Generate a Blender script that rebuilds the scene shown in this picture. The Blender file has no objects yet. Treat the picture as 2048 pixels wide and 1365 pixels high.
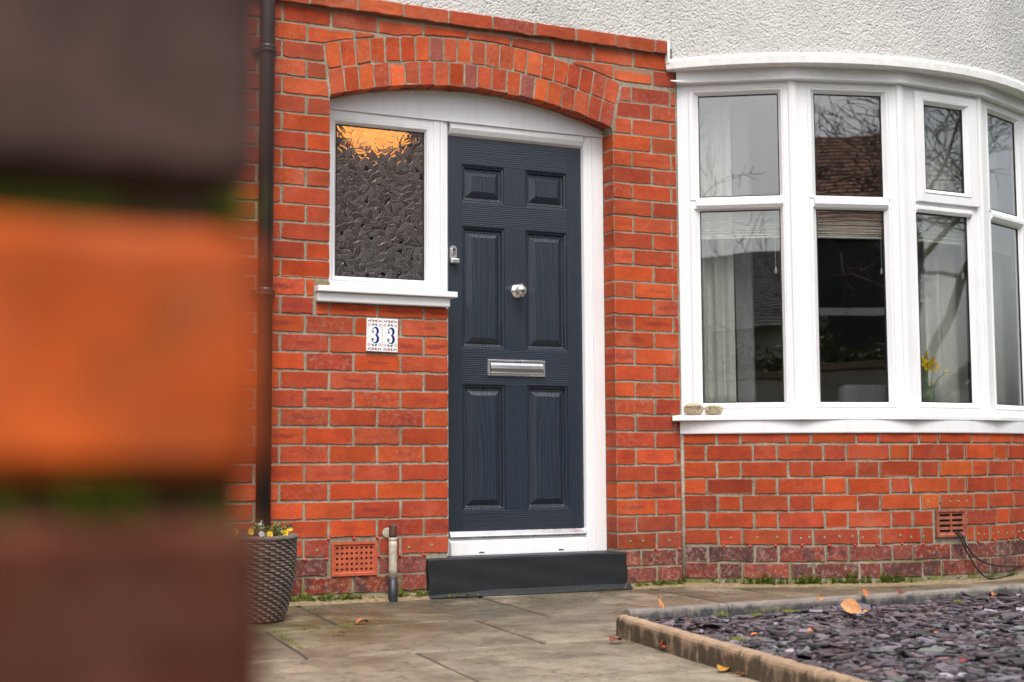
import bpy, bmesh, math, random
import numpy as np
from mathutils import Matrix, Vector

S = bpy.context.scene
COL = S.collection
rng = random.Random(33)
npr = np.random.RandomState(33)

# ------------------------------------------------------------------ camera
CAM = Vector((-1.9409, -6.3947, 0.6056))
r_ = Vector((0.89892958, -0.43805839, -0.00551933))
u_ = Vector((-0.03174193, -0.07769197, 0.99647198))
f_ = Vector((0.43694172, 0.89558294, 0.08374443))
cam_data = bpy.data.cameras.new('camera')
cam = bpy.data.objects.new('camera', cam_data)
COL.objects.link(cam)
cam.matrix_world = Matrix(((r_.x, u_.x, -f_.x, CAM.x), (r_.y, u_.y, -f_.y, CAM.y), (r_.z, u_.z, -f_.z, CAM.z), (0, 0, 0, 1)))
cam_data.sensor_width = 36.0
cam_data.lens = 50.93
cam_data.clip_start = 0.02
cam_data.clip_end = 1000
cam_data.dof.use_dof = True
cam_data.dof.focus_distance = 6.7
cam_data.dof.aperture_fstop = 3.5
S.camera = cam

# ------------------------------------------------------------------ sky, sun, exposure
SUN_EL, SUN_AZ = 60.0, 200.0      # degrees; azimuth measured from +Y towards +X
world = bpy.data.worlds.new('World')
S.world = world
world.use_nodes = True
wn = world.node_tree
wn.nodes.clear()
sky = wn.nodes.new('ShaderNodeTexSky')
sky.sky_type = 'NISHITA'
sky.sun_disc = False
sky.sun_elevation = math.radians(SUN_EL)
sky.sun_rotation = math.radians(SUN_AZ)
sky.air_density = 1.0
sky.dust_density = 6.0
sky.ozone_density = 1.0
hsv = wn.nodes.new('ShaderNodeHueSaturation')
hsv.inputs['Saturation'].default_value = 0.36
bg = wn.nodes.new('ShaderNodeBackground')
bg.inputs['Strength'].default_value = 0.15
wo = wn.nodes.new('ShaderNodeOutputWorld')
wn.links.new(sky.outputs[0], hsv.inputs['Color'])
wn.links.new(hsv.outputs[0], bg.inputs['Color'])
wn.links.new(bg.outputs[0], wo.inputs['Surface'])

sun_data = bpy.data.lights.new('sun', 'SUN')
sun_data.energy = 1.2
sun_data.angle = math.radians(22)
sun_data.color = (1.0, 0.97, 0.93)
sun = bpy.data.objects.new('sun', sun_data)
COL.objects.link(sun)
el, az = math.radians(SUN_EL), math.radians(SUN_AZ)
sdir = Vector((math.cos(el) * math.sin(az), math.cos(el) * math.cos(az), math.sin(el)))
sun.rotation_euler = sdir.to_track_quat('Z', 'Y').to_euler()
sun.location = (0, -10, 20)

S.view_settings.view_transform = 'Standard'
S.view_settings.look = 'None'
S.view_settings.gamma = 1.0
S.view_settings.use_curve_mapping = False
S.view_settings.exposure = 0.62

# ------------------------------------------------------------------ material helpers
class NT:
    def __init__(s, name):
        s.m = bpy.data.materials.new(name)
        s.m.use_nodes = True
        s.t = s.m.node_tree
        s.t.nodes.clear()
        s.out = s.t.nodes.new('ShaderNodeOutputMaterial')
    def n(s, typ, **kw):
        nd = s.t.nodes.new('ShaderNode' + typ)
        for k, v in kw.items():
            if k in nd.inputs.keys() if hasattr(nd.inputs, 'keys') else False:
                s.set(nd.inputs[k], v)
            else:
                setattr(nd, k, v)
        return nd
    def set(s, sock, v):
        if isinstance(v, bpy.types.NodeSocket):
            s.t.links.new(v, sock)
        elif isinstance(v, (tuple, list)) and len(v) == 3 and sock.type == 'RGBA':
            sock.default_value = (*v, 1)
        else:
            sock.default_value = v
    def obj(s):
        return s.n('TexCoord').outputs['Object']
    def rnd_vec(s, k=40.0):
        """object coordinates shifted by a random amount for each object"""
        oi = s.n('ObjectInfo')
        mul = s.math('MULTIPLY', oi.outputs['Random'], k)
        c = s.n('CombineXYZ')
        s.set(c.inputs[0], mul); s.set(c.inputs[1], mul); s.set(c.inputs[2], mul)
        add = s.n('VectorMath', operation='ADD')
        s.set(add.inputs[0], s.obj()); s.set(add.inputs[1], c.outputs[0])
        return add.outputs[0], oi
    def world(s):
        return s.n('NewGeometry').outputs['Position']
    def mapping(s, vec, scale=(1, 1, 1), rot=(0, 0, 0)):
        m = s.n('Mapping')
        s.set(m.inputs['Vector'], vec)
        m.inputs['Scale'].default_value = scale
        m.inputs['Rotation'].default_value = rot
        return m.outputs[0]
    def noise(s, vec, scale, detail=3.0, rough=0.55, dist=0.0):
        nd = s.n('TexNoise')
        s.set(nd.inputs['Vector'], vec)
        nd.inputs['Scale'].default_value = scale
        nd.inputs['Detail'].default_value = detail
        nd.inputs['Roughness'].default_value = rough
        nd.inputs['Distortion'].default_value = dist
        return nd.outputs['Fac']
    def voro(s, vec, scale, feature='F1', out='Distance'):
        nd = s.n('TexVoronoi', feature=feature)
        s.set(nd.inputs['Vector'], vec)
        nd.inputs['Scale'].default_value = scale
        return nd.outputs[out]
    def math(s, op, a, b=0.0, clamp=False):
        nd = s.n('Math', operation=op, use_clamp=clamp)
        s.set(nd.inputs[0], a); s.set(nd.inputs[1], b)
        return nd.outputs[0]
    def rng(s, v, a, b, c=0.0, d=1.0):
        nd = s.n('MapRange', clamp=True)
        s.set(nd.inputs[0], v)
        nd.inputs[1].default_value = a; nd.inputs[2].default_value = b
        s.set(nd.inputs[3], c); s.set(nd.inputs[4], d)
        return nd.outputs[0]
    def mix(s, f, a, b, blend='MIX'):
        nd = s.n('Mix', data_type='RGBA', blend_type=blend)
        s.set(nd.inputs[0], f); s.set(nd.inputs[6], a); s.set(nd.inputs[7], b)
        return nd.outputs[2]
    def scale_col(s, col, f):
        """colour times a factor"""
        c = s.n('CombineColor')
        for i in range(3): s.set(c.inputs[i], f)
        return s.mix(1.0, col, c.outputs[0], 'MULTIPLY')
    def bump(s, h, strength=0.5, dist=0.01, normal=None):
        b = s.n('Bump')
        b.inputs['Strength'].default_value = strength
        b.inputs['Distance'].default_value = dist
        s.set(b.inputs['Height'], h)
        if normal is not None: s.set(b.inputs['Normal'], normal)
        return b.outputs[0]
    def attr(s, name, typ='OBJECT'):
        a = s.n('Attribute', attribute_type=typ, attribute_name=name)
        return a
    def pbr(s, col, rough=0.6, normal=None, metal=0.0, spec=0.5, **kw):
        p = s.n('BsdfPrincipled')
        s.set(p.inputs['Base Color'], col)
        s.set(p.inputs['Roughness'], rough)
        s.set(p.inputs['Metallic'], metal)
        s.set(p.inputs['Specular IOR Level'], spec)
        if normal is not None: s.set(p.inputs['Normal'], normal)
        for k, v in kw.items(): s.set(p.inputs[k.replace('_', ' ')], v)
        s.t.links.new(p.outputs[0], s.out.inputs['Surface'])
        return s.m

def simple(name, col, rough=0.6, metal=0.0, var=0.12, scale=20.0, bump=0.15, spec=0.5):
    t = NT(name)
    v, oi = t.rnd_vec()
    n = t.noise(v, scale, 5)
    c = t.scale_col(col, t.rng(n, 0.3, 0.7, 1 - var, 1 + var))
    rr = t.rng(n, 0.2, 0.8, max(rough - 0.06, 0.02), rough + 0.06)
    return t.pbr(c, rr, t.bump(t.noise(v, scale * 6, 3), bump, 0.002), metal, spec)

def m_brick():
    t = NT('brick')
    v, oi = t.rnd_vec()
    base = oi.outputs['Color']
    n1 = t.noise(v, 11, 5, 0.6)
    n2 = t.noise(v, 150, 4, 0.65)
    n3 = t.noise(v, 38, 4, 0.6)
    col = t.scale_col(base, t.rng(n1, 0.25, 0.75, 0.78, 1.2))
    col = t.mix(t.rng(n3, 0.55, 0.75, 0.0, 0.35), col, t.mix(0.5, base, (0.30, 0.075, 0.05)))
    # fire mark: a darker lens in the middle of some bricks
    sep = t.n('SeparateXYZ'); t.set(sep.inputs[0], t.obj())
    rx = t.math('MULTIPLY', t.math('SUBTRACT', oi.outputs['Random'], 0.5), 0.05)
    ex = t.math('MULTIPLY', t.math('ADD', sep.outputs[0], rx), t.rng(t.math('FRACT', t.math('MULTIPLY', oi.outputs['Random'], 17.3)), 0, 1, 10.0, 22.0))
    ez = t.math('MULTIPLY', t.math('ADD', sep.outputs[2], t.math('MULTIPLY', t.math('SUBTRACT', n1, 0.5), 0.025)), t.rng(t.math('FRACT', t.math('MULTIPLY', oi.outputs['Random'], 7.7)), 0, 1, 48.0, 130.0))
    d = t.math('SQRT', t.math('ADD', t.math('MULTIPLY', ex, ex), t.math('MULTIPLY', ez, ez)))
    k = t.math('MULTIPLY', t.rng(t.math('ADD', d, t.math('MULTIPLY', t.math('SUBTRACT', n3, 0.5), 1.2)), 1.25, 0.7), t.attr('kiss').outputs['Fac'], True)
    col = t.mix(k, col, (0.24, 0.035, 0.028))
    # weathering that runs across many bricks: dull patches and pale bloom
    wv = t.world()
    col = t.scale_col(col, t.rng(t.noise(wv, 2.3, 5, 0.65), 0.35, 0.65, 0.78, 1.10))
    col = t.mix(t.rng(t.noise(wv, 4.5, 6, 0.72), 0.56, 0.72, 0, 0.34), col, (0.42, 0.20, 0.14))
    col = t.mix(t.rng(t.noise(wv, 31, 5, 0.7), 0.60, 0.72, 0, 0.55), col, (0.16, 0.045, 0.03))
    # ragged mortar smeared over the arrises
    bw, bh = t.attr('bw').outputs['Fac'], t.attr('bh').outputs['Fac']
    dx = t.math('SUBTRACT', t.math('MULTIPLY', bw, 0.5), t.math('ABSOLUTE', sep.outputs[0]))
    dz = t.math('SUBTRACT', t.math('MULTIPLY', bh, 0.5), t.math('ABSOLUTE', sep.outputs[2]))
    ed = t.math('ADD', t.math('MINIMUM', dx, dz), t.math('MULTIPLY', t.math('SUBTRACT', t.noise(v, 34, 6, 0.72), 0.56), 0.030))
    face = t.rng(sep.outputs[1], 0.0065, 0.003)
    col = t.mix(t.math('MULTIPLY', t.rng(ed, 0.0032, 0.0005, 0.0, 0.8), face), col, (0.25, 0.185, 0.13))
    # dark specks and pale dust
    col = t.mix(t.rng(t.noise(v, 240, 2), 0.66, 0.72, 0.0, 0.6), col, (0.05, 0.025, 0.02))
    col = t.mix(t.rng(t.noise(v, 90, 5, 0.7), 0.6, 0.8, 0.0, 0.16), col, (0.50, 0.26, 0.17))
    s2 = t.math('MULTIPLY', t.rng(t.noise(v, 48, 8, 0.8), 0.50, 0.66), t.attr('salt').outputs['Fac'], True)
    col = t.mix(s2, col, (0.42, 0.34, 0.31))
    # soot in ragged patches
    s3 = t.math('MULTIPLY', t.rng(t.noise(v, 16, 8, 0.75), 0.5, 0.6), t.attr('soot').outputs['Fac'], True)
    col = t.mix(s3, col, (0.055, 0.035, 0.036))
    h = t.math('ADD', t.math('MULTIPLY', n2, 0.6), t.math('MULTIPLY', n3, 0.8))
    return t.pbr(col, 0.85, t.bump(h, 0.6, 0.005), spec=0.2)

def m_old_brick():
    t = NT('weathered_brick')
    v, oi = t.rnd_vec()
    base = oi.outputs['Color']
    col = t.scale_col(base, t.rng(t.noise(v, 16, 4, 0.6), 0.3, 0.7, 0.62, 1.35))
    col = t.mix(t.rng(t.noise(v, 22, 5, 0.65), 0.46, 0.66, 0, 0.30), col, t.mix(0.35, base, (0.42, 0.22, 0.16)))
    col = t.mix(t.rng(t.noise(v, 29, 5, 0.7), 0.52, 0.68, 0, 0.45), col, t.mix(0.6, base, (0.06, 0.055, 0.025)))
    n2 = t.noise(v, 150, 4, 0.65)
    return t.pbr(col, 0.85, t.bump(n2, 0.6, 0.004), spec=0.2)

def m_mortar(name='mortar', base=(0.325, 0.278, 0.212), moss=0.0):
    t = NT(name)
    v = t.world()
    n1 = t.noise(v, 6, 5); n2 = t.noise(v, 60, 5, 0.7); n3 = t.noise(v, 250, 3)
    col = t.scale_col(base, t.rng(n1, 0.3, 0.7, 0.7, 1.25))
    col = t.mix(t.rng(n2, 0.48, 0.66, 0, 0.75), col, (0.15, 0.125, 0.095))
    col = t.mix(t.rng(t.noise(v, 9, 5, 0.7), 0.56, 0.70, 0, 0.6), col, (0.52, 0.46, 0.37))
    if moss:
        col = t.mix(t.rng(t.noise(v, 24, 4), 0.42, 0.62, 0, 0.9), col, (0.05, 0.062, 0.006))
    else:
        sep = t.n('SeparateXYZ'); t.set(sep.inputs[0], v)
        low = t.rng(sep.outputs[2], 0.02, 0.2, 1.0, 0.0)
        f = t.math('MULTIPLY', low, t.rng(t.noise(v, 14, 4), 0.46, 0.58), True)
        col = t.mix(f, col, (0.16, 0.18, 0.05))
    h = t.math('ADD', n2, t.math('MULTIPLY', n3, 0.5))
    return t.pbr(col, 0.95, t.bump(h, 0.7, 0.006), spec=0.2)

def m_render():
    t = NT('roughcast')
    v = t.world()
    n1 = t.noise(v, 3, 4); n2 = t.noise(v, 170, 4, 0.7); vo = t.voro(v, 95)
    col = t.scale_col((0.54, 0.532, 0.515), t.rng(n1, 0.3, 0.7, 0.9, 1.1))
    col = t.mix(t.rng(t.noise(v, 110, 3), 0.62, 0.7, 0, 0.35), col, (0.30, 0.25, 0.20))
    h = t.math('ADD', t.math('MULTIPLY', vo, 0.8), n2)
    return t.pbr(col, 0.9, t.bump(h, 0.5, 0.006), spec=0.2)

def m_upvc(name='white_plastic', col=(0.80, 0.80, 0.815), rough=0.3):
    t = NT(name)
    v = t.world()
    n = t.noise(v, 5, 5); n2 = t.noise(v, 70, 5, 0.7)
    c = t.scale_col(col, t.rng(n, 0.25, 0.75, 0.96, 1.03))
    c = t.mix(t.rng(n2, 0.62, 0.82, 0, 0.22), c, (0.42, 0.38, 0.32))
    st = t.noise(t.mapping(v, (26, 26, 1.6)), 1.0, 5, 0.7)
    c = t.mix(t.rng(st, 0.52, 0.75, 0, 0.20), c, (0.50, 0.46, 0.40))
    return t.pbr(c, t.rng(n2, 0.3, 0.7, rough - 0.06, rough + 0.1), t.bump(t.noise(v, 14, 2), 0.06, 0.004))

def m_paint(name, col, rough, flake=0.5, dirt=(0.32, 0.28, 0.24)):
    t = NT(name)
    v = t.world()
    n1 = t.noise(v, 18, 6, 0.65); n2 = t.noise(v, 90, 5, 0.7)
    c = t.scale_col(col, t.rng(n1, 0.3, 0.7, 0.88, 1.08))
    c = t.mix(t.rng(n2, 0.62, 0.7, 0, flake), c, dirt)
    return t.pbr(c, rough, t.bump(t.math('ADD', n1, t.math('MULTIPLY', n2, 0.5)), 0.3, 0.004))

def m_door(name, axis, cathedral=False):
    """painted wood grain relief; axis 0: grain along x, 2: along z"""
    t = NT(name)
    v, oi = t.rnd_vec(9.0)
    sc = (9, 9, 1.1) if axis == 2 else (1.1, 9, 9)
    if cathedral: sc = (8.0, 8.0, 0.85)
    mv = t.mapping(v, sc)
    w = t.n('TexWave', wave_type='BANDS', bands_direction='X' if axis == 2 else 'Z')
    t.set(w.inputs['Vector'], mv)
    w.inputs['Scale'].default_value = 3.4 if not cathedral else 2.2
    w.inputs['Distortion'].default_value = 5.0 if not cathedral else 14.0
    w.inputs['Detail'].default_value = 2.0
    w.inputs['Detail Scale'].default_value = 0.7
    fine = t.noise(t.mapping(v, (160, 160, 6) if axis == 2 else (6, 160, 160)), 1.0, 3, 0.6)
    h = t.math('ADD', t.math('MULTIPLY', w.outputs['Fac'], 0.55), t.math('MULTIPLY', fine, 0.8))
    col = t.mix(t.rng(h, 0.3, 1.0), (0.011, 0.017, 0.028), (0.028, 0.038, 0.054))
    col = t.mix(t.rng(t.noise(t.world(), 130, 3), 0.72, 0.78, 0, 0.25), col, (0.2, 0.2, 0.2))
    return t.pbr(col, t.rng(t.math('ADD', h, t.math('MULTIPLY', t.noise(t.world(), 3.0, 4), 0.8)), 0.5, 1.5, 0.36, 0.20), t.bump(h, 0.30, 0.003), spec=0.7)

def m_slab():
    t = NT('paving_stone')
    v, oi = t.rnd_vec(13.0)
    n1 = t.noise(v, 2.6, 6, 0.6); n2 = t.noise(v, 28, 6, 0.7); n3 = t.noise(v, 7, 8, 0.75, 0.3); n4 = t.noise(v, 190, 3, 0.7)
    base = t.mix(t.rng(oi.outputs['Random'], 0, 1), (0.295, 0.245, 0.172), (0.245, 0.207, 0.150))
    col = t.scale_col(base, t.rng(n1, 0.3, 0.7, 0.62, 1.4))
    col = t.mix(t.rng(n3, 0.46, 0.62, 0, 0.62), col, (0.095, 0.072, 0.045))
    col = t.scale_col(col, t.rng(n4, 0.3, 0.7, 0.62, 1.4))
    col = t.mix(t.rng(t.noise(v, 6, 5), 0.57, 0.72, 0, 0.6), col, (0.36, 0.32, 0.25))
    col = t.mix(t.rng(t.noise(v, 30, 6, 0.68), 0.58, 0.66, 0, 0.8), col, (0.035, 0.03, 0.025))
    # algae near the planter and along the house
    w = t.world()
    sub = t.n('VectorMath', operation='DISTANCE'); t.set(sub.inputs[0], w); sub.inputs[1].default_value = (-0.15, -0.72, 0)
    near = t.rng(sub.outputs['Value'], 0.15, 1.0, 1.0, 0.0)
    g = t.math('MULTIPLY', near, t.rng(t.noise(w, 5, 5), 0.36, 0.58), True)
    col = t.mix(t.math('MULTIPLY', g, 0.85), col, (0.085, 0.078, 0.014))
    # damp band along the foot of the house
    sep = t.n('SeparateXYZ'); t.set(sep.inputs[0], w)
    wet = t.math('MULTIPLY', t.rng(sep.outputs[1], -2.4, -0.5, 0.30, 1.0), t.rng(t.noise(w, 2.2, 5, 0.65), 0.32, 0.50), True)
    col = t.mix(t.math('MULTIPLY', wet, 0.85), col, t.scale_col(col, 0.42))
    rough = t.math('SUBTRACT', t.rng(n2, 0.3, 0.7, 0.55, 0.8), t.math('MULTIPLY', wet, 0.36))
    h = t.math('ADD', t.math('MULTIPLY', n2, 0.6), t.math('ADD', t.math('MULTIPLY', n3, 0.6), t.math('MULTIPLY', n4, 0.25)))
    return t.pbr(col, rough, t.bump(h, 0.6, 0.008))

def m_kerb(name, base, dark):
    t = NT(name)
    v = t.world()
    n1 = t.noise(v, 9, 6, 0.65); n2 = t.noise(v, 60, 5, 0.7)
    col = t.scale_col(base, t.rng(n1, 0.3, 0.7, 0.75, 1.25))
    sep = t.n('SeparateXYZ'); t.set(sep.inputs[0], v)
    streak = t.noise(t.mapping(v, (1, 1, 0.55)), 16.0, 7, 0.72)
    grime = t.math('ADD', streak, t.rng(sep.outputs[2], 0.015, 0.046, 0.06, -0.16))     # the trodden top is rubbed clean
    col = t.mix(t.rng(grime, 0.42, 0.56, 0, 0.92), col, dark)
    col = t.mix(t.rng(n2, 0.66, 0.74, 0, 0.6), col, (0.05, 0.045, 0.03))
    return t.pbr(col, 0.75, t.bump(t.math('ADD', n1, n2), 0.5, 0.008))

def m_vcol(name, rough=0.55, bump=0.3, spec=0.5, trans=0.0):
    t = NT(name)
    a = t.attr('tint', 'GEOMETRY')
    v = t.world()
    n = t.noise(v, 90, 5, 0.7)
    col = t.scale_col(a.outputs['Color'], t.rng(n, 0.3, 0.7, 0.75, 1.25))
    return t.pbr(col, rough, t.bump(n, bump, 0.003), spec=spec)

def m_glass():
    t = NT('window_glass')
    g = t.n('NewGeometry')
    dt = t.n('VectorMath', operation='DOT_PRODUCT'); t.set(dt.inputs[0], g.outputs['Normal']); t.set(dt.inputs[1], g.outputs['Incoming'])
    c1 = t.math('SUBTRACT', 1.0, t.math('ABSOLUTE', dt.outputs['Value']), True)
    fr = t.math('ADD', t.math('MULTIPLY', t.math('POWER', c1, 5.0), 0.95), 0.045)
    fac = t.math('MULTIPLY', fr, 4.4, True)      # each sheet stands for a sealed double unit
    tr = t.n('BsdfTransparent'); tr.inputs['Color'].default_value = (0.95, 0.965, 0.955, 1)
    gl = t.n('BsdfGlossy'); gl.inputs['Roughness'].default_value = 0.0
    # float glass is never quite flat
    b = t.bump(t.noise(t.world(), 3.2, 1), 0.018, 0.02)
    t.set(gl.inputs['Normal'], b)
    mx = t.n('MixShader')
    t.set(mx.inputs[0], fac); t.set(mx.inputs[1], tr.outputs[0]); t.set(mx.inputs[2], gl.outputs[0])
    t.t.links.new(mx.outputs[0], t.out.inputs['Surface'])
    return t.m

def m_leafglass():
    t = NT('patterned_glass')
    fz = t.attr('tint', 'GEOMETRY').outputs['Fac']
    g = t.n('BsdfPrincipled')
    g.inputs['Base Color'].default_value = (0.78, 0.74, 0.70, 1)
    g.inputs['Roughness'].default_value = 0.16
    g.inputs['IOR'].default_value = 1.5
    g.inputs['Transmission Weight'].default_value = 1.0
    df = t.n('BsdfDiffuse'); df.inputs['Color'].default_value = (0.42, 0.40, 0.40, 1)
    tl = t.n('BsdfTranslucent'); tl.inputs['Color'].default_value = (0.75, 0.72, 0.70, 1)
    fr = t.n('MixShader'); fr.inputs[0].default_value = 0.62
    t.set(fr.inputs[1], df.outputs[0]); t.set(fr.inputs[2], tl.outputs[0])
    mx = t.n('MixShader'); t.set(mx.inputs[0], fz)
    t.set(mx.inputs[1], g.outputs[0]); t.set(mx.inputs[2], fr.outputs[0])
    t.t.links.new(mx.outputs[0], t.out.inputs['Surface'])
    return t.m

def m_vase():
    t = NT('pressed_glass')
    tr = t.n('BsdfTransparent'); tr.inputs['Color'].default_value = (0.80, 0.90, 0.80, 1)
    gl = t.n('BsdfPrincipled'); gl.inputs['Base Color'].default_value = (0.45, 0.6, 0.42, 1); gl.inputs['Roughness'].default_value = 0.1
    t.set(gl.inputs['Normal'], t.bump(t.voro(t.obj(), 90), 0.8, 0.01))
    mx = t.n('MixShader'); mx.inputs[0].default_value = 0.4
    t.set(mx.inputs[1], tr.outputs[0]); t.set(mx.inputs[2], gl.outputs[0])
    t.t.links.new(mx.outputs[0], t.out.inputs['Surface'])
    return t.m

def m_emit(name, col, strength):
    t = NT(name)
    e = t.n('Emission'); e.inputs['Color'].default_value = (*col, 1); e.inputs['Strength'].default_value = strength
    t.t.links.new(e.outputs[0], t.out.inputs['Surface'])
    return t.m

def m_foliage(name, base, base2):
    t = NT(name)
    v = t.world()
    n = t.noise(v, 7, 3)
    col = t.mix(t.rng(n, 0.35, 0.65), base, base2)
    p = t.n('BsdfPrincipled')
    t.set(p.inputs['Base Color'], col); p.inputs['Roughness'].default_value = 0.55
    tl = t.n('BsdfTranslucent'); t.set(tl.inputs['Color'], col)
    mx = t.n('MixShader'); mx.inputs[0].default_value = 0.25
    t.set(mx.inputs[1], p.outputs[0]); t.set(mx.inputs[2], tl.outputs[0])
    t.t.links.new(mx.outputs[0], t.out.inputs['Surface'])
    return t.m

M = dict(
    brick=m_brick(), old_brick=m_old_brick(), mortar=m_mortar(), mossy_mortar=m_mortar('mossy_mortar', (0.035, 0.022, 0.008), 1.0),
    render=m_render(), upvc=m_upvc(), white_paint=m_paint('white_masonry_paint', (0.78, 0.77, 0.76), 0.6, 0.35),
    white_board=m_upvc('white_board', (0.76, 0.76, 0.80), 0.4),
    caulk=m_paint('old_sealant', (0.45, 0.40, 0.34), 0.7, 0.5),
    black_paint=m_paint('black_step_paint', (0.010, 0.012, 0.016), 0.5, 0.55, (0.075, 0.07, 0.066)),
    door_v=m_door('door_grain_upright', 2), door_h=m_door('door_grain_level', 0), door_f=m_door('door_grain_field', 2, True),
    chrome=simple('polished_chrome', (0.78, 0.77, 0.76), 0.10, 1.0, 0.05, 12, 0.03),
    brushed=simple('brushed_metal', (0.86, 0.86, 0.87), 0.28, 1.0, 0.05, 12, 0.03),
    gasket=simple('black_rubber', (0.012, 0.012, 0.013), 0.6),
    pipe=simple('brown_plastic', (0.028, 0.020, 0.019), 0.38, 0, 0.2, 9, 0.1),
    terracotta=simple('terracotta', (0.42, 0.085, 0.035), 0.8, 0, 0.25, 30, 0.5),
    old_terracotta=simple('stained_terracotta', (0.30, 0.085, 0.045), 0.85, 0, 0.4, 30, 0.5),
    hole_shade=simple('painted_hole_shade', (0.006, 0.005, 0.005), 0.9),  # near-black standing in for the shade inside holes
    red_cap=simple('red_plastic_cap', (0.62, 0.045, 0.02), 0.45),
    plug=simple('grey_green_plug', (0.22, 0.27, 0.16), 0.7),
    slab=m_slab(), soil=simple('dark_soil', (0.03, 0.022, 0.017), 0.95, 0, 0.4, 40, 0.8),
    fillet=simple('sandy_mortar', (0.20, 0.145, 0.08), 0.9, 0, 0.35, 45, 0.8),
    joint=simple('slab_joint', (0.045, 0.038, 0.025), 0.95, 0, 0.6, 14, 0.8),
    kerb=m_kerb('concrete_edging', (0.33, 0.225, 0.145), (0.055, 0.040, 0.024)),
    kerb_grey=m_kerb('worn_grey_edging', (0.19, 0.165, 0.145), (0.045, 0.047, 0.055)),
    slate=m_vcol('slate', 0.36, 0.5), leaf=m_vcol('dead_leaf', 0.6, 0.3), moss=m_vcol('moss', 0.9, 0.2, 0.2),
    petal=m_vcol('petal', 0.55, 0.1), greens=m_vcol('green_leaf', 0.5, 0.2),
    glass=m_glass(), leafglass=m_leafglass(),
    wicker=simple('brown_wicker', (0.14, 0.115, 0.10), 0.42, 0, 0.35, 25, 0.3),
    white_pipe=simple('cream_pipe_wrap', (0.44, 0.385, 0.31), 0.75, 0, 0.25, 60, 0.6),
    brown_pipe=simple('rusty_brown_pipe', (0.085, 0.035, 0.025), 0.7, 0, 0.4, 60, 0.6),
    black_pipe=simple('black_pipe', (0.016, 0.019, 0.026), 0.45, 0, 0.2, 40, 0.3),
    cable=simple('black_cable', (0.01, 0.01, 0.011), 0.45),
    tile=simple('glazed_white_tile', (0.80, 0.80, 0.80), 0.18, 0, 0.03, 20, 0.02),
    ink_blue=simple('blue_glaze', (0.008, 0.014, 0.17), 0.25), ink_red=simple('red_glaze', (0.45, 0.045, 0.07), 0.25),
    ink_green=simple('green_glaze', (0.03, 0.25, 0.19), 0.25), ink_navy=simple('navy_glaze', (0.05, 0.07, 0.13), 0.25),
    stone=simple('granular_stone', (0.40, 0.32, 0.21), 0.85, 0, 0.45, 130, 0.8),
    carve=simple('carved_letter', (0.09, 0.075, 0.05), 0.9),
    slat=simple('cream_slat', (0.70, 0.72, 0.62), 0.5, 0, 0.08, 8, 0.05),
    cream_cloth=simple('cream_curtain', (0.72, 0.72, 0.67), 0.9, 0, 0.08, 30, 0.3),
    grey_cloth=simple('grey_curtain', (0.28, 0.28, 0.29), 0.95, 0, 0.15, 120, 0.4),
    chair_cloth=simple('grey_tweed', (0.24, 0.25, 0.27), 0.95, 0, 0.7, 160, 0.6),
    wood=simple('dark_wood', (0.10, 0.06, 0.035), 0.5),
    wall_in=simple('taupe_plaster', (0.20, 0.165, 0.13), 0.9, 0, 0.08, 4), ceil_in=simple('ceiling_paint', (0.6, 0.58, 0.54), 0.9, 0, 0.03, 4),
    floor_in=simple('brown_carpet', (0.16, 0.13, 0.10), 0.95), hall=simple('hall_paint', (0.20, 0.13, 0.09), 0.9, 0, 0.1, 3),
    vase=m_vase(), lamp=m_emit('warm_lamp', (1.0, 0.34, 0.06), 1.35),
    bark=simple('bark', (0.10, 0.085, 0.06), 0.9, 0, 0.4, 20, 0.6), roof_tile=simple('clay_roof_tile', (0.38, 0.19, 0.14), 0.8, 0, 0.4, 6, 0.5),
    grey_tile=simple('dark_roof_tile', (0.13, 0.115, 0.12), 0.75, 0, 0.4, 6, 0.5),
    far_render=simple('far_render', (0.45, 0.40, 0.33), 0.9, 0, 0.2, 2), far_dark=simple('dark_window', (0.02, 0.022, 0.025), 0.2),
    asphalt=simple('asphalt', (0.05, 0.05, 0.052), 0.9, 0, 0.25, 30, 0.5), grass=simple('lawn', (0.06, 0.085, 0.025), 0.95, 0, 0.4, 20, 0.8),
    evergreen=m_foliage('evergreen', (0.025, 0.045, 0.015), (0.07, 0.085, 0.03)), ivy=m_foliage('ivy', (0.02, 0.04, 0.012), (0.05, 0.075, 0.02)),
)

# ------------------------------------------------------------------ mesh helpers
def me(name, verts, faces, mat=None, smooth=False, tint=None):
    m = bpy.data.meshes.new(name)
    m.from_pydata([tuple(map(float, v)) for v in verts], [], faces)
    if tint is not None:
        a = m.color_attributes.new('tint', 'FLOAT_COLOR', 'POINT')
        arr = np.ones((len(verts), 4), np.float32)
        arr[:, :3] = np.asarray(tint, np.float32)
        a.data.foreach_set('color', arr.ravel())
    if mat is not None: m.materials.append(M[mat] if isinstance(mat, str) else mat)
    m.validate()
    if smooth:
        m.polygons.foreach_set('use_smooth', [True] * len(m.polygons))
    m.update()
    return m

def recalc(m):
    bm = bmesh.new(); bm.from_mesh(m)
    bmesh.ops.recalc_face_normals(bm, faces=bm.faces)
    bm.to_mesh(m); bm.free()
    return m

def add(name, mesh, parent=None, loc=(0, 0, 0), rot=(0, 0, 0), label=None, cat=None, group=None, kind=None):
    o = bpy.data.objects.new(name, mesh)
    COL.objects.link(o)
    o.location = loc
    o.rotation_euler = rot
    if parent is not None: o.parent = parent
    if label: o['label'] = label
    if cat: o['category'] = cat
    if group: o['group'] = group
    if kind: o['kind'] = kind
    return o

def empty(name, loc=(0, 0, 0), rot=(0, 0, 0), **kw):
    o = add(name, None, None, loc, rot, **kw)
    o.empty_display_size = 0.1
    return o

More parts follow.
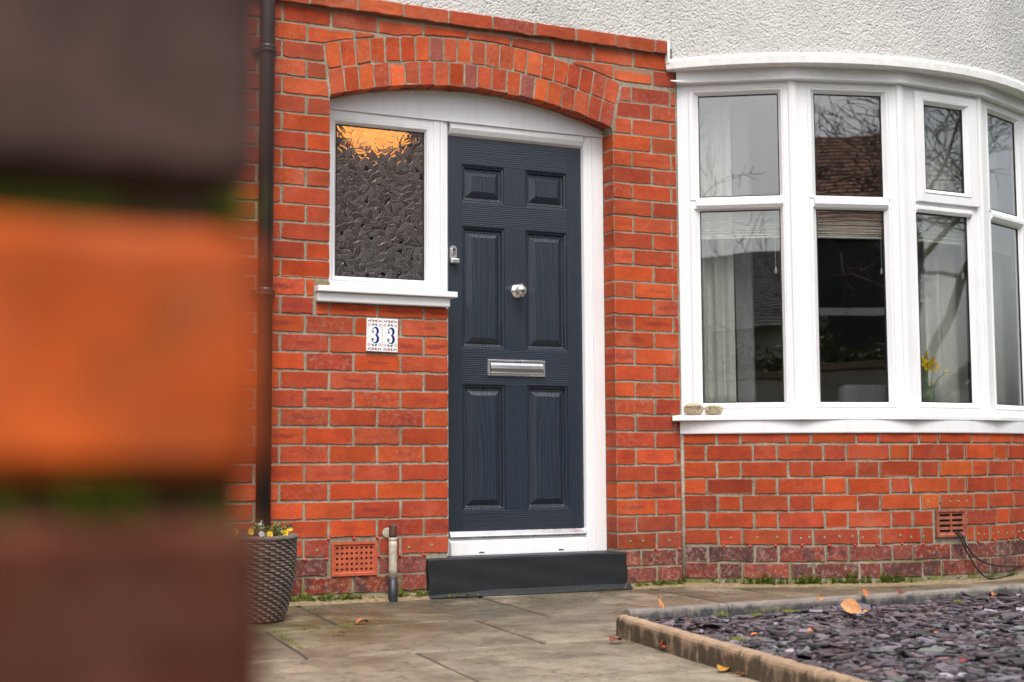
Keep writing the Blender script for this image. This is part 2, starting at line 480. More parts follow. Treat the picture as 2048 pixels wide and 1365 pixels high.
class MB:
    """collects shapes of ONE piece"""
    def __init__(s): s.v = []; s.f = []; s.c = []
    def add(s, verts, faces, tint=None):
        o = len(s.v)
        s.v += [tuple(v) for v in verts]
        s.f += [tuple(i + o for i in f) for f in faces]
        if tint is not None: s.c += [tint] * len(verts)
        return s
    def box(s, x0, x1, y0, y1, z0, z1, b=0.0):
        vs, fs = box_geo(x0, x1, y0, y1, z0, z1, b)
        return s.add(vs, fs)
    def mesh(s, name, mat, smooth=False):
        m = me(name, s.v, s.f, mat, smooth, s.c if s.c else None)
        return recalc(m)

def box_geo(x0, x1, y0, y1, z0, z1, b=0.0):
    if b <= 0:
        v = [(x0, y0, z0), (x1, y0, z0), (x1, y1, z0), (x0, y1, z0), (x0, y0, z1), (x1, y0, z1), (x1, y1, z1), (x0, y1, z1)]
        return v, [(0, 3, 2, 1), (4, 5, 6, 7), (0, 1, 5, 4), (1, 2, 6, 5), (2, 3, 7, 6), (3, 0, 4, 7)]
    bm = bmesh.new()
    v, f = box_geo(x0, x1, y0, y1, z0, z1)
    bv = [bm.verts.new(p) for p in v]
    for q in f: bm.faces.new([bv[i] for i in q])
    bmesh.ops.bevel(bm, geom=bm.edges[:], offset=b, segments=2, affect='EDGES', profile=0.5)
    bm.verts.ensure_lookup_table()
    for i, p in enumerate(bm.verts): p.index = i
    vs = [tuple(p.co) for p in bm.verts]
    fs = [tuple(p.index for p in q.verts) for q in bm.faces]
    bm.free()
    return vs, fs

def box(name, parent, mat, x0, x1, y0, y1, z0, z1, b=0.0, origin=None, **kw):
    """box given in world (or parent) coordinates; its origin is put at its centre"""
    c = ((x0 + x1) / 2, (y0 + y1) / 2, (z0 + z1) / 2)
    vs, fs = box_geo(x0 - c[0], x1 - c[0], y0 - c[1], y1 - c[1], z0 - c[2], z1 - c[2], b)
    return add(name, recalc(me(name, vs, fs, mat)), parent, c, **kw)

def rings(rects):
    """mitred profile: successive rectangles (x0, z0, x1, z1, y) joined by quads"""
    v = []; f = []
    for (x0, z0, x1, z1, y) in rects:
        v += [(x0, y, z0), (x1, y, z0), (x1, y, z1), (x0, y, z1)]
    for k in range(len(rects) - 1):
        for i in range(4):
            a, b = 4 * k + i, 4 * k + (i + 1) % 4
            f.append((a, b, b + 4, a + 4))
    return v, f

def lerp_rects(O, G, prof):
    """O outer and G inner rectangle; prof = [(t, y)]"""
    return [tuple(O[i] + (G[i] - O[i]) * t for i in range(4)) + (y,) for t, y in prof]

def sweep(path, prof, closed_prof=True):
    """extrude profile [(outward offset, z)] along a plan polyline with mitres; outward is to the right of travel"""
    n = len(path); nr = []
    for i in range(n):
        ds = []
        if i > 0: ds.append((Vector(path[i]) - Vector(path[i - 1])).normalized())
        if i < n - 1: ds.append((Vector(path[i + 1]) - Vector(path[i])).normalized())
        d = sum(ds, Vector((0, 0))).normalized()
        nrm = Vector((d.y, -d.x))
        k = 1.0 / max(0.3, nrm.dot(Vector((ds[0].y, -ds[0].x))))
        nr.append(nrm * k)
    v = []; f = []; m = len(prof)
    for i in range(n):
        for o, z in prof: v.append((path[i][0] + nr[i].x * o, path[i][1] + nr[i].y * o, z))
    for i in range(n - 1):
        for j in range(m if closed_prof else m - 1):
            a = i * m + j; b = i * m + (j + 1) % m
            f.append((a, b, b + m, a + m))
    if closed_prof:
        f.append(tuple(range(m))); f.append(tuple((n - 1) * m + j for j in reversed(range(m))))
    return v, f

def tube(pts, rad, seg=8, cap=True):
    pts = [Vector(p) for p in pts]
    if not isinstance(rad, (list, tuple)): rad = [rad] * len(pts)
    v = []; f = []; up = Vector((0, 0, 1))
    t0 = (pts[1] - pts[0]).normalized()
    a = t0.orthogonal().normalized()
    for i, p in enumerate(pts):
        t = ((pts[min(i + 1, len(pts) - 1)] - pts[max(i - 1, 0)])).normalized()
        a = (a - t * a.dot(t))
        a = a.normalized() if a.length > 1e-6 else t.orthogonal().normalized()
        b = t.cross(a)
        for k in range(seg):
            th = 2 * math.pi * k / seg
            v.append(p + (a * math.cos(th) + b * math.sin(th)) * rad[i])
    for i in range(len(pts) - 1):
        for k in range(seg):
            q = i * seg + k; w = i * seg + (k + 1) % seg
            f.append((q, w, w + seg, q + seg))
    if cap:
        f.append(tuple(reversed(range(seg)))); f.append(tuple(range((len(pts) - 1) * seg, len(pts) * seg)))
    return v, f

def lathe(prof, seg=32, axis='z'):
    """prof = [(radius, height)]"""
    v = []; f = []
    for r, h in prof:
        for k in range(seg):
            th = 2 * math.pi * k / seg
            c, s = r * math.cos(th), r * math.sin(th)
            v.append((c, s, h) if axis == 'z' else (c, -h, s))
    for i in range(len(prof) - 1):
        for k in range(seg):
            a = i * seg + k; b = i * seg + (k + 1) % seg
            f.append((a, b, b + seg, a + seg))
    f.append(tuple(reversed(range(seg)))); f.append(tuple(range((len(prof) - 1) * seg, len(prof) * seg)))
    return v, f

def prism(pts, y0, y1):
    n = len(pts)
    v = [(x, y0, z) for x, z in pts] + [(x, y1, z) for x, z in pts]
    f = [tuple(range(n)), tuple(reversed(range(n, 2 * n)))]
    for i in range(n):
        j = (i + 1) % n
        f.append((i, i + n, j + n, j))
    return v, f

# ------------------------------------------------------------------ measured layout
GZ = -0.03                       # ground level
G_ = 0.0857; L_ = 0.2365; J_ = 0.010
def bed(n): return 1.12 - n * G_
OPL, OPR = 0.2353, 1.766         # opening
AI = (0.9858, -0.0366, 2.4889)   # intrados circle x, z, radius
AE = (0.9902, -0.1589, 2.8481)   # extrados circle
FY = 0.11                        # frame face
DY = 0.14                        # door leaf face
BC = (3.46, 1.30)                # bay centre
RP, RF = 1.845, 1.81             # plinth, frame radius
PH = [-45, -26, -7, 11.3, 29.8, 45]
V2 = [(BC[0] + RF * math.sin(math.radians(a)), BC[1] - RF * math.cos(math.radians(a))) for a in PH]
V2[0] = (2.165, 0.010)
AIz = AI[1] ; AEz = AE[1]
def intr(t):
    a = math.radians(-17.5 + t * (18.1 + 17.5))
    return AI[0] + AI[2] * math.sin(a), AIz + AI[2] * math.cos(a)
def extr(t):
    a = math.radians(-16.03 + t * (16.8 + 16.03))
    return AE[0] + AE[2] * math.sin(a), AEz + AE[2] * math.cos(a)
def extz(x): return AEz + math.sqrt(AE[2] ** 2 - (x - AE[0]) ** 2)

# ================================================================== HOUSE
house = empty('house', (0.9, 0, GZ), label='red brick house front with dark blue door and curved white bay window', cat='house')
H0 = Vector(house.location)
def hpart(name, mesh, loc=(0, 0, 0), rot=(0, 0, 0), parent=None, **kw):
    """child of the house (or of a house part) with world coordinates"""
    p = parent or house
    o = add(name, mesh, p, (0, 0, 0), rot, **kw)
    base = H0 if p is house else WORLD[p.name]
    o.location = Vector(loc) - base
    WORLD[o.name] = Vector(loc)
    return o
WORLD = {house.name: H0.copy()}

# mortar body of the front wall, one prism with the door opening and arch cut out
pts = [(-1.3, GZ - 0.05), (0.832, GZ - 0.05), (0.832, 1.352), (0.232, 1.352), (0.232, 2.322)]
pts += [(x, z + 0.005) for x, z in [intr(k / 24) for k in range(25)]]
pts += [(1.769, 2.30), (1.769, GZ - 0.05), (2.16, GZ - 0.05), (2.16, 2.79), (-1.3, 2.79)]
wall = hpart('brick_wall', recalc(me('brick_wall', *prism(pts, 0.0042, 0.12), 'mortar')))

# ---- bricks
def chamfer(poly, c, jit):
    out = []
    n = len(poly)
    for i in range(n):
        p = Vector(poly[i]); a = Vector(poly[i - 1]); b = Vector(poly[(i + 1) % n])
        la, lb = (a - p).length, (b - p).length
        ca = min(c * rng.uniform(0.4, 1.5), la * 0.3); cb = min(c * rng.uniform(0.4, 1.5), lb * 0.3)
        out.append(p + (a - p).normalized() * ca)
        out.append(p + (b - p).normalized() * cb)
        if lb > 0.12:
            for t in (0.18, 0.36, 0.52, 0.7, 0.86):
                out.append(p + (b - p) * (t + rng.uniform(-.05, .05)))
    return [(q.x + rng.gauss(0, jit), q.y + rng.gauss(0, jit)) for q in out]

def brick_geo(poly, depth, bev=0.0032, c=0.004, jit=0.0014):
    """brick with a worn arris: face polygon, bevel ring, sides; y = 0 is the face"""
    o = chamfer(poly, c, jit)
    cx = sum(p[0] for p in o) / len(o); cz = sum(p[1] for p in o) / len(o)
    n = len(o); v = []; tilt = rng.gauss(0, 0.0012)
    for (x, z) in o:
        dx, dz = cx - x, cz - z
        lx, lz = max(abs(dx), 1e-6), max(abs(dz), 1e-6)
        v.append((x + math.copysign(min(bev, lx * .5), dx), tilt * (z - cz) / 0.04, z + math.copysign(min(bev, lz * .5), dz)))
    v += [(x, bev * 0.8, z) for x, z in o]
    v += [(x, depth, z) for x, z in o]
    f = [tuple(range(n))]
    for k in range(2):
        for i in range(n):
            j = (i + 1) % n
            f.append((k * n + i, (k + 1) * n + i, (k + 1) * n + j, k * n + j))
    return v, f

REDS = [(0.60, 0.086, 0.025), (0.62, 0.098, 0.029), (0.53, 0.076, 0.028), (0.63, 0.094, 0.024), (0.55, 0.090, 0.036), (0.48, 0.072, 0.030)]
PINK = [(0.57, 0.105, 0.042), (0.62, 0.118, 0.045), (0.48, 0.085, 0.042)]
DARK = [(0.27, 0.066, 0.045), (0.20, 0.058, 0.045), (0.32, 0.068, 0.040), (0.15, 0.052, 0.045)]
def brick_look(o, z, where='wall'):
    bb = [Vector(c_) for c_ in o.bound_box]
    o['bw'] = max(b_.x for b_ in bb) - min(b_.x for b_ in bb); o['bh'] = max(b_.z for b_ in bb) - min(b_.z for b_ in bb)
    kiss = salt = soot = 0.0
    c = rng.choice(REDS)
    if where == 'wall':
        if z > 2.2 and rng.random() < 0.6: c = rng.choice(PINK)
        if 0.3 < z < 1.5 and rng.random() < 0.5: kiss = rng.uniform(0.3, 0.85)
        elif rng.random() < 0.25: kiss = rng.uniform(0.1, 0.4)
        if rng.random() < 0.3: salt = rng.uniform(0.1, 0.35)
    if where == 'arch':
        c = rng.choice(REDS[:2] + REDS[3:5] + PINK[:2] + [(0.68, 0.120, 0.032), (0.68, 0.125, 0.036)])
        if rng.random() < 0.09: c = (0.40, 0.115, 0.08)
        salt = rng.uniform(0, 0.3)
    if where == 'bay' and z > 0.3:
        if rng.random() < 0.3: salt = rng.uniform(0.05, 0.2)
        if rng.random() < 0.06: c = (0.68, 0.120, 0.026)
        if rng.random() < 0.12: kiss = rng.uniform(0.2, 0.5)
    if where in ('wall', 'bay'):
        if z < 0.30 and rng.random() < (0.75 if where == 'wall' else 0.6): c = tuple(a * .6 + b * .4 for a, b in zip(c, DARK[0]))
        if z < 0.2: c = rng.choice(DARK) if rng.random() < 0.75 else tuple(q_ * .55 for q_ in rng.choice(REDS))
        if z < 0.36: soot = rng.uniform(0.1, 0.55) * (1.0 if z < 0.2 else 0.5)
        if z < 0.16: soot = rng.uniform(0.35, 0.9); salt = rng.uniform(0.35, 0.9)
    k = rng.uniform(0.62, 0.82)
    o.color = (c[0] * k, c[1] * k * rng.uniform(0.92, 1.1), c[2] * k, 1)
    o['kiss'] = kiss; o['salt'] = salt; o['soot'] = soot

CACHE = {}
def rect_brick(w, h, depth=0.10):
    key = (round(w, 3), round(h, 3), round(depth, 3))
    lst = CACHE.setdefault(key, [])
    if len(lst) < 6:
        m = me('brick', *brick_geo([(-w / 2, -h / 2), (w / 2, -h / 2), (w / 2, h / 2), (-w / 2, h / 2)], depth), 'brick')
        lst.append(recalc(m))
        return lst[-1]
    return rng.choice(lst)

hidden = MB()       # brickwork behind the drainpipe corner that the photograph does not show
def put_brick(x0, x1, z0, z1, where='wall', parent=None, yoff=0.0, name='brick', depth=0.104):
    w, h = x1 - x0, z1 - z0
    if w < 0.012 or h < 0.012: return
    y = yoff + rng.gauss(0, 0.0007)
    if x1 < -0.24:
        v, f = brick_geo([(x0, z0), (x1, z0), (x1, z1), (x0, z1)], 0.05)
        hidden.add([(a, b + y, c) for a, b, c in v], f)
        return
    o = hpart(name, rect_brick(w, h, depth), ((x0 + x1) / 2, y, (z0 + z1) / 2), parent=parent or wall)
    brick_look(o, (z0 + z1) / 2, where)
    return o

def put_poly(poly, where='wall', name='brick', depth=0.104):
    xs = [p[0] for p in poly]; zs = [p[1] for p in poly]
    cx, cz = sum(xs) / len(xs), sum(zs) / len(zs)
    v, f = brick_geo([(a - cx, b - cz) for a, b in poly], depth)
    o = hpart(name, recalc(me('brick', v, f, 'brick')), (cx, rng.gauss(0, 0.0007), cz), parent=wall)
    brick_look(o, cz, where)
    return o

def clip(poly, a, b):
    """keep the side to the left of a->b"""
    out = []
    def sd(p): return (b[0] - a[0]) * (p[1] - a[1]) - (b[1] - a[1]) * (p[0] - a[0])
    for i in range(len(poly)):
        p, q = poly[i], poly[(i + 1) % len(poly)]
        sp, sq = sd(p), sd(q)
        if sp >= 0: out.append(p)
        if (sp >= 0) != (sq >= 0):
            t = sp / (sp - sq)
            out.append((p[0] + (q[0] - p[0]) * t, p[1] + (q[1] - p[1]) * t))
    return out

def row_joints(n, x0, x1):
    """upright joints of a stretcher course between x0 and x1"""
    off = 0.0 if n % 2 else L_ / 2
    k = math.ceil((x0 - off) / L_)
    out = [x0]
    while off + k * L_ < x1 - 0.02:
        if off + k * L_ > x0 + 0.02: out.append(off + k * L_)
        k += 1
    return out + [x1]

ski, ske = (0.2377, 2.3229), (0.2035, 2.587)      # left skewback
sri, sre = (1.7636, 2.306), (1.8146, 2.568)       # right skewback
JV = 0.0044
for n in range(-19, 13):
    zt = bed(n) - rng.uniform(0.0034, 0.0052); zb = bed(n + 1) + rng.uniform(0.0034, 0.0052)
    zc = (zt + zb) / 2
    # ---- left part
    if n >= -3:
        xe = 0.836
        if n >= 11: xe = 0.722
        J = row_joints(n, -1.3, xe)
        for a, b in zip(J[:-1], J[1:]):
            x0 = a + JV; x1 = b - (JV if b < xe else 0.0)
            z1 = zt
            if n == -3 and x1 > 0.17:
                if x0 < 0.16:
                    put_brick(x0, 0.158, zb, zt); x0 = 0.172
                z1 = 1.350
            if n in (10, 11) and x1 > 0.242 and x0 < 0.482:          # air brick sits here
                if x0 < 0.236: put_brick(x0, 0.238, zb, z1)
                if x1 > 0.488: put_brick(0.486, x1, zb, z1)
                continue
            put_brick(x0, x1, zb, z1)
    elif n >= -14:
        xe = OPL if n != -4 else 0.160
        J = row_joints(n, -1.3, xe)
        for a, b in zip(J[:-1], J[1:]): put_brick(a + JV, b - (JV if b < xe else 0.0), zb, zt)
    elif n >= -17:
        J = row_joints(n, -1.3, 0.32)
        for a, b in zip(J[:-1], J[1:]):
            x0, x1 = a + JV, b - JV
            if x1 < 0.19: put_brick(x0, x1, zb, zt); continue
            poly = clip([(x0, zb), (x1, zb), (x1, zt), (x0, zt)], (ski[0] - .009, ski[1]), (ske[0] - .009, ske[1]))
            if len(poly) > 2 and max(p[0] for p in poly) - x0 > 0.03: put_poly(poly)
    # ---- over the arch
    if n <= -18:
        J = row_joints(n, -1.3, 2.15 if n == -18 else 2.10)
        for a, b in zip(J[:-1], J[1:]):
            x0, x1 = a + JV, b - (JV if b < 2.09 else 0.0)
            zbo = zb
            N = 7
            low = [(x0 + (x1 - x0) * k / N, max(zbo, extz(x0 + (x1 - x0) * k / N) + 0.008 if 0.19 < x0 + (x1 - x0) * k / N < 1.83 else zbo)) for k in range(N + 1)]
            if max(p[1] for p in low) <= zbo + 0.0005:
                put_brick(x0, x1, zb, zt); continue
            keep = [p for p in low if p[1] < zt - 0.010]
            if len(keep) < 2: continue
            poly = keep + [(keep[-1][0], zt), (keep[0][0], zt)]
            clean = [poly[0]]
            for i in range(1, len(poly)):
                if (Vector(poly[i]) - Vector(clean[-1])).length > 0.004: clean.append(poly[i])
            put_poly(clean)
    # ---- pier between door and bay
    if n >= -17:
        dz = -0.0158 if n > -13 else -0.0158
        zb2, zt2 = zb + dz, zt + dz
        if zb2 < GZ: pass
        X0 = OPR if n < 11 else 1.812
        if n % 2 == 0: J = [X0, 1.999, 2.150]
        else: J = [X0, 1.881 if n < 11 else 1.905, 2.117, 2.150]
        for i, (a, b) in enumerate(zip(J[:-1], J[1:])):
            x0 = a + (JV if i else 0.0); x1 = b - (JV if b < 2.149 else 0.0)
            if n <= -15 and i == 0:
                poly = clip([(x0, zb2), (x1, zb2), (x1, zt2), (x0, zt2)], (sre[0] + .009, sre[1]), (sri[0] + .009, sri[1]))
                if len(poly) > 2 and x1 - min(p[0] for p in poly) > 0.03: put_poly(poly)
            else: put_brick(x0, x1, zb2, zt2)
# footing course just above the paving
for n, X in ((13, [(-1.3, .722)]), ):
    for a, b in X:
        J = row_joints(13, a, b)
        for p, q_ in zip(J[:-1], J[1:]): put_brick(p + JV, q_ - JV, -0.06, 0.0, yoff=0.004)
if hidden.v:
    o = hpart('brickwork', recalc(me('brickwork', hidden.v, hidden.f, 'brick')), parent=wall, kind='stuff')
    o.color = (*REDS[0], 1); o['bw'] = 9.0; o['bh'] = 9.0; o['kiss'] = 0.0; o['salt'] = 0.2; o['soot'] = 0.0

# ---- arch: two rings of headers
for ring, (u0, u1, N, sh) in enumerate(((0.0, 0.487, 20, 0.0), (0.513, 1.0, 21, 0.0))):
    cuts = [(k + rng.uniform(-.05, .05)) / N for k in range(N + 1)]
    cuts[0], cuts[-1] = 0.0, 1.0
    for k in range(N):
        g = 0.0036 / 1.55
        a, b = cuts[k] + g, cuts[k + 1] - g
        def P(t, u):
            i, e = intr(t), extr(t)
            return (i[0] + (e[0] - i[0]) * u, i[1] + (e[1] - i[1]) * u)
        put_poly([P(a, u0), P(b, u0), P(b, u1), P(a, u1)], 'arch', 'arch_brick')

# ---- projecting string course
xs = [-1.3] + [0.36 + L_ * k for k in range(-7, 8)] + [2.09]
for a, b in zip(xs[:-1], xs[1:]):
    x0, x1 = a + 0.004, b - (0.004 if b < 2.08 else 0)
    if x1 < -0.3: continue
    w, h = x1 - x0, 0.066
    v, f = brick_geo([(-w / 2, -h / 2), (w / 2, -h / 2), (w / 2, h / 2), (-w / 2, h / 2)], 0.06)
    m = recalc(me('string_course_brick', v, f, 'brick'))
    o = hpart('string_course_brick', m, ((x0 + x1) / 2, -0.026 + rng.gauss(0, .0008), 2.786), parent=wall)
    brick_look(o, 2.78)
box_m = MB().box(-1.3, 2.086, -0.020, 0.02, 2.756, 2.8165)
hpart('string_course_bed', box_m.mesh('string_course_bed', 'mortar'), parent=wall)
# white painted return at the end of the string course
vs, fs = box_geo(2.088, 2.104, -0.030, 0.004, 2.70, 2.828, 0.005)
hpart('painted_return', recalc(me('painted_return', vs, fs, 'white_paint')), parent=wall)

# ---- roughcast above
def roughcast(nx, nz, fpos):
    """grid with a random stony relief; fpos(s, t, h) -> xyz"""
    h = npr.rand(nz, nx)
    k = npr.rand(nz, nx) > 0.84
    h = 0.9 + h * 0.45 - k * (0.5 + npr.rand(nz, nx) * 1.1)
    for _ in range(1):
        h = (h * 2 + np.roll(h, 1, 0) + np.roll(h, -1, 0) + np.roll(h, 1, 1) + np.roll(h, -1, 1)) / 6
    v = [fpos(i / (nx - 1), j / (nz - 1), h[j, i]) for j in range(nz) for i in range(nx)]
    f = [(j * nx + i, j * nx + i + 1, (j + 1) * nx + i + 1, (j + 1) * nx + i) for j in range(nz - 1) for i in range(nx - 1)]
    return v, f
ZR = 3.22
v, f = roughcast(700, 112, lambda s, t, h: (-0.35 + 2.55 * s, -0.004 - 0.0065 * h, 2.812 + (ZR - 2.812) * t))
ren = hpart('rendered_wall', recalc(me('rendered_wall', v, f, 'render', True)))
hpart('upper_render', recalc(me('upper_render', *box_geo(-1.3, 2.2, -0.006, 0.12, ZR - 0.004, 5.6), 'render')), parent=ren)
hpart('side_render', recalc(me('side_render', *box_geo(-1.3, -0.34, -0.0055, 0.12, 2.8125, ZR - 0.006), 'render')), parent=ren)
RU = 1.868
def bayp(phi, R): return (BC[0] + R * math.sin(math.radians(phi)), BC[1] - R * math.cos(math.radians(phi)))
def drum(s, t, h):
    x, y = bayp(-45.5 + 91 * s, RU + 0.0065 * h)
    return (x, y, 2.715 + (ZR - 2.715) * t)
v, f = roughcast(860, 136, drum)
drm = hpart('rendered_bay', recalc(me('rendered_bay', v, f, 'render', True)))
arc = [bayp(-45.5 + 91 * k / 60, RU) for k in range(61)]
v, f = sweep(arc, [(0.002, ZR - 0.004), (0.002, 5.6), (-0.1, 5.6), (-0.1, ZR - 0.004)])
hpart('upper_render', recalc(me('upper_render', v, f, 'render')), parent=drm)
# fillet of smooth render where wall and bay meet
v, f = tube([(2.150, -0.006, 2.70), (2.156, -0.010, 5.6)], 0.020, 10)
hpart('render_seam', recalc(me('render_seam', v, f, 'render', True)), parent=drm)

# ---- bay coping, plinth wall
arc = [bayp(-46.2 + 92.4 * k / 72, 1.80) for k in range(73)]
arc = [(x + rng.gauss(0, .0006), y + rng.gauss(0, .0006)) for x, y in arc]
v, f = sweep(arc, [(-0.02, 2.668), (0.092, 2.664), (0.101, 2.671), (0.103, 2.708), (0.094, 2.724), (0.03, 2.745), (-0.02, 2.745)])
hpart('coping', recalc(me('coping', v, f, 'white_paint')))

arcw = [bayp(-45.3 + 90.6 * k / 60, RP) for k in range(61)]
v, f = sweep(arcw, [(-0.0042, GZ - 0.05), (-0.0042, 0.752), (-0.11, 0.752), (-0.11, GZ - 0.05)])
bayw = hpart('bay_wall', recalc(me('bay_wall', v, f, 'mortar')))
hidden2 = MB()
AL = math.degrees(1.0 / RP)      # degrees for one metre of wall
AIRP = [(3.347, 3.55)]           # air brick
air_phi0, air_phi1 = -3.3, 3.2
for k in range(-1, 9):
    zt = 0.694 - 0.086 * k - 0.005; zb = 0.694 - 0.086 * (k + 1) + 0.005
    if k == -1: zt = 0.752
    if k == 8: zb = -0.05; zt = 0.694 - 0.086 * 8 - 0.008
    seq = ['s', 'h'] if k % 2 else ['h', 's']
    s = 0.013; i = 0
    first = True
    while True:
        w = (0.2265 if seq[i % 2] == 's' else 0.110)
        if first and k % 2: w = 0.165
        if k == 8: w = 0.226
        first = False
        a0 = -45.1 + s * AL; a1 = a0 + w * AL
        s += w + 0.0115; i += 1
        if a1 > 45: break
        z0b, z1b = zb + rng.gauss(0, .0008), zt + rng.gauss(0, .0008)
        if k in (4, 5) and a1 > air_phi0 - 0.6 and a0 < air_phi1 + 0.6:
            if a0 < air_phi0 - 1.2: a1 = air_phi0 - 0.4
            elif a1 > air_phi1 + 1.2: a0 = air_phi1 + 0.4
            else: continue
            w = (a1 - a0) / AL
        ph = (a0 + a1) / 2
        x, y = bayp(ph, RP - (0.010 + rng.uniform(0, .012) if k == 8 else rng.gauss(0, .0006)))
        if ph > 21.5:
            vv, ff = brick_geo([(-w / 2, z0b), (w / 2, z0b), (w / 2, z1b), (-w / 2, z1b)], 0.05)
            c_, s_ = math.cos(math.radians(ph)), math.sin(math.radians(ph))
            hidden2.add([(x + p[0] * c_ - p[1] * s_, y + p[0] * s_ + p[1] * c_, p[2]) for p in vv], ff)
            continue
        o = hpart('brick', rect_brick(w, z1b - z0b, 0.07), (x, y, (z0b + z1b) / 2), (0, 0, math.radians(ph)), parent=bayw)
        brick_look(o, (z0b + z1b) / 2, 'bay')
        if k == 8: o.color = (0.19, 0.12, 0.085, 1); o['salt'] = 0.9; o['soot'] = 0.4
if hidden2.v:
    o = hpart('brickwork', recalc(me('brickwork', hidden2.v, hidden2.f, 'brick')), parent=bayw, kind='stuff')
    o.color = (*REDS[0], 1); o['bw'] = 9.0; o['bh'] = 9.0; o['kiss'] = 0.0; o['salt'] = 0.2; o['soot'] = 0.1
# pointing joint where the bay meets the wall
v, f = tube([(2.156, -0.004, GZ - .02), (2.158, -0.005, 0.3), (2.156, -0.004, 0.75)], 0.010, 8)
hpart('corner_joint', recalc(me('corner_joint', v, f, 'mortar', True)), parent=bayw)

# ---- damp course plugs
capm = me('damp_plug', *lathe([(0.0068, -0.004), (0.0068, 0.003), (0.005, 0.006), (0.002, 0.0075)], 10, 'y'), 'red_cap', True)
plugm = me('filled_hole', *lathe([(0.0066, -0.002), (0.0062, 0.0012), (0.003, 0.0016), (0.0022, 0.0002)], 10, 'y'), 'plug', True)
for x, z, k in [(0.236, .262, 0), (0.36, .262, 0), (0.474, .262, 0), (0.121, .170, 0), (0.228, .172, 0), (0.483, .176, 0), (0.586, .177, 0), (0.708, .176, 0),
             (0.182, .212, 1), (0.634, .212, 1), (0.750, .219, 1), (1.99, .162, 0), (2.130, .161, 0), (1.840, .205, 1), (1.915, .206, 1), (2.072, .204, 1)]:
    hpart('damp_plug' if k == 0 else 'filled_hole', capm if k == 0 else plugm, (x, -0.001, z), parent=wall)
ph = -38.6; i = 0
while ph < 21:
    x, y = bayp(ph, RP + 0.001)
    if not (air_phi0 - 1 < ph < air_phi1 + 1):
        hpart('damp_plug', capm, (x, y, 0.178 + rng.uniform(-.003, .004)), (0, 0, math.radians(ph)), parent=bayw)
    for d in (1.4, 3.9):
        pz = 0.218 + rng.uniform(-.006, .006)
        if air_phi0 - 1.4 < ph + d < air_phi1 + 1.2: pz = 0.392
        x, y = bayp(ph + d + rng.uniform(-.4, .4), RP + 0.001)
        hpart('filled_hole', plugm, (x, y, pz), (0, 0, math.radians(ph + d)), parent=bayw)
    ph += 4.1 + rng.uniform(-.5, .5); i += 1

# ---- air bricks
def air_grid(name, w, h, nx, nz, bar, fr, depth, mat):
    """plate with nx by nz real openings, framed"""
    mb = MB()
    v, f = rings([(-w / 2, -h / 2, w / 2, h / 2, depth), (-w / 2, -h / 2, w / 2, h / 2, 0), (-w / 2 + fr * .7, -h / 2 + fr * .7, w / 2 - fr * .7, h / 2 - fr * .7, 0), (-w / 2 + fr, -h / 2 + fr, w / 2 - fr, h / 2 - fr, 0.006)])
    mb.add(v, f)
    W, Hh = w - 2 * fr, h - 2 * fr
    cw, ch = W / nx, Hh / nz
    bx, bz = bar if isinstance(bar, tuple) else (bar, bar)
    for i in range(nx):
        for j in range(nz):
            x0 = -W / 2 + i * cw; z0 = -Hh / 2 + j * ch
            v, f = rings([(x0, z0, x0 + cw, z0 + ch, 0.006), (x0 + bx / 2, z0 + bz / 2, x0 + cw - bx / 2, z0 + ch - bz / 2, 0.006), (x0 + bx / 2 + .001, z0 + bz / 2 + .001, x0 + cw - bx / 2 - .001, z0 + ch - bz / 2 - .001, depth)])
            mb.add(v, f)
    m = me(name, mb.v, mb.f, mat)
    bm = bmesh.new(); bm.from_mesh(m)
    bmesh.ops.remove_doubles(bm, verts=bm.verts, dist=1e-5)
    bmesh.ops.recalc_face_normals(bm, faces=bm.faces)
    bm.to_mesh(m); bm.free()
    return m
ab = hpart('air_brick', air_grid('air_brick', 0.224, 0.156, 8, 5, 0.0125, 0.017, 0.012, 'terracotta'), (0.361, -0.009, 0.168), parent=wall, label='square-holed terracotta air brick')
hpart('vent_shade_sheet', recalc(me('vent_shade_sheet', *box_geo(0.25, 0.472, 0.0022, 0.0045, 0.095, 0.242), 'hole_shade')), parent=wall)  # black sheet paints the shade in the holes; the wall behind is solid
x, y = bayp(0, RP)
ab2 = hpart('air_brick', air_grid('air_brick', 0.205, 0.142, 2, 4, (0.012, 0.013), 0.017, 0.014, 'old_terracotta'), (BC[0] - 0.003, y - 0.012, 0.279), parent=bayw, label='slotted air brick with cables coming out')
hpart('vent_shade_sheet', recalc(me('vent_shade_sheet', *box_geo(3.365, 3.55, y + 0.0005, y + 0.003, 0.214, 0.344), 'hole_shade')), parent=bayw)  # shade in the slots painted as a black sheet, no hollow behind

# ---- timber effect arch board over the door frame
pts = [(0.24, 2.297), (1.764, 2.297)] + [(x, z - 0.001) for x, z in [intr(1 - k / 24) for k in range(25)]]
hpart('arch_board', recalc(me('arch_board', *prism(pts, 0.099, 0.125), 'white_board')))
caul = [Vector((x, 0.090 + rng.uniform(-.002, .002), z - 0.006 + rng.uniform(-.002, .002))) for x, z in [intr(k / 40) for k in range(41)]]
hpart('sealant_bead', recalc(me('sealant_bead', *tube(caul, [0.011 + rng.uniform(-.003, .003) for _ in caul], 8), 'caulk', True)))

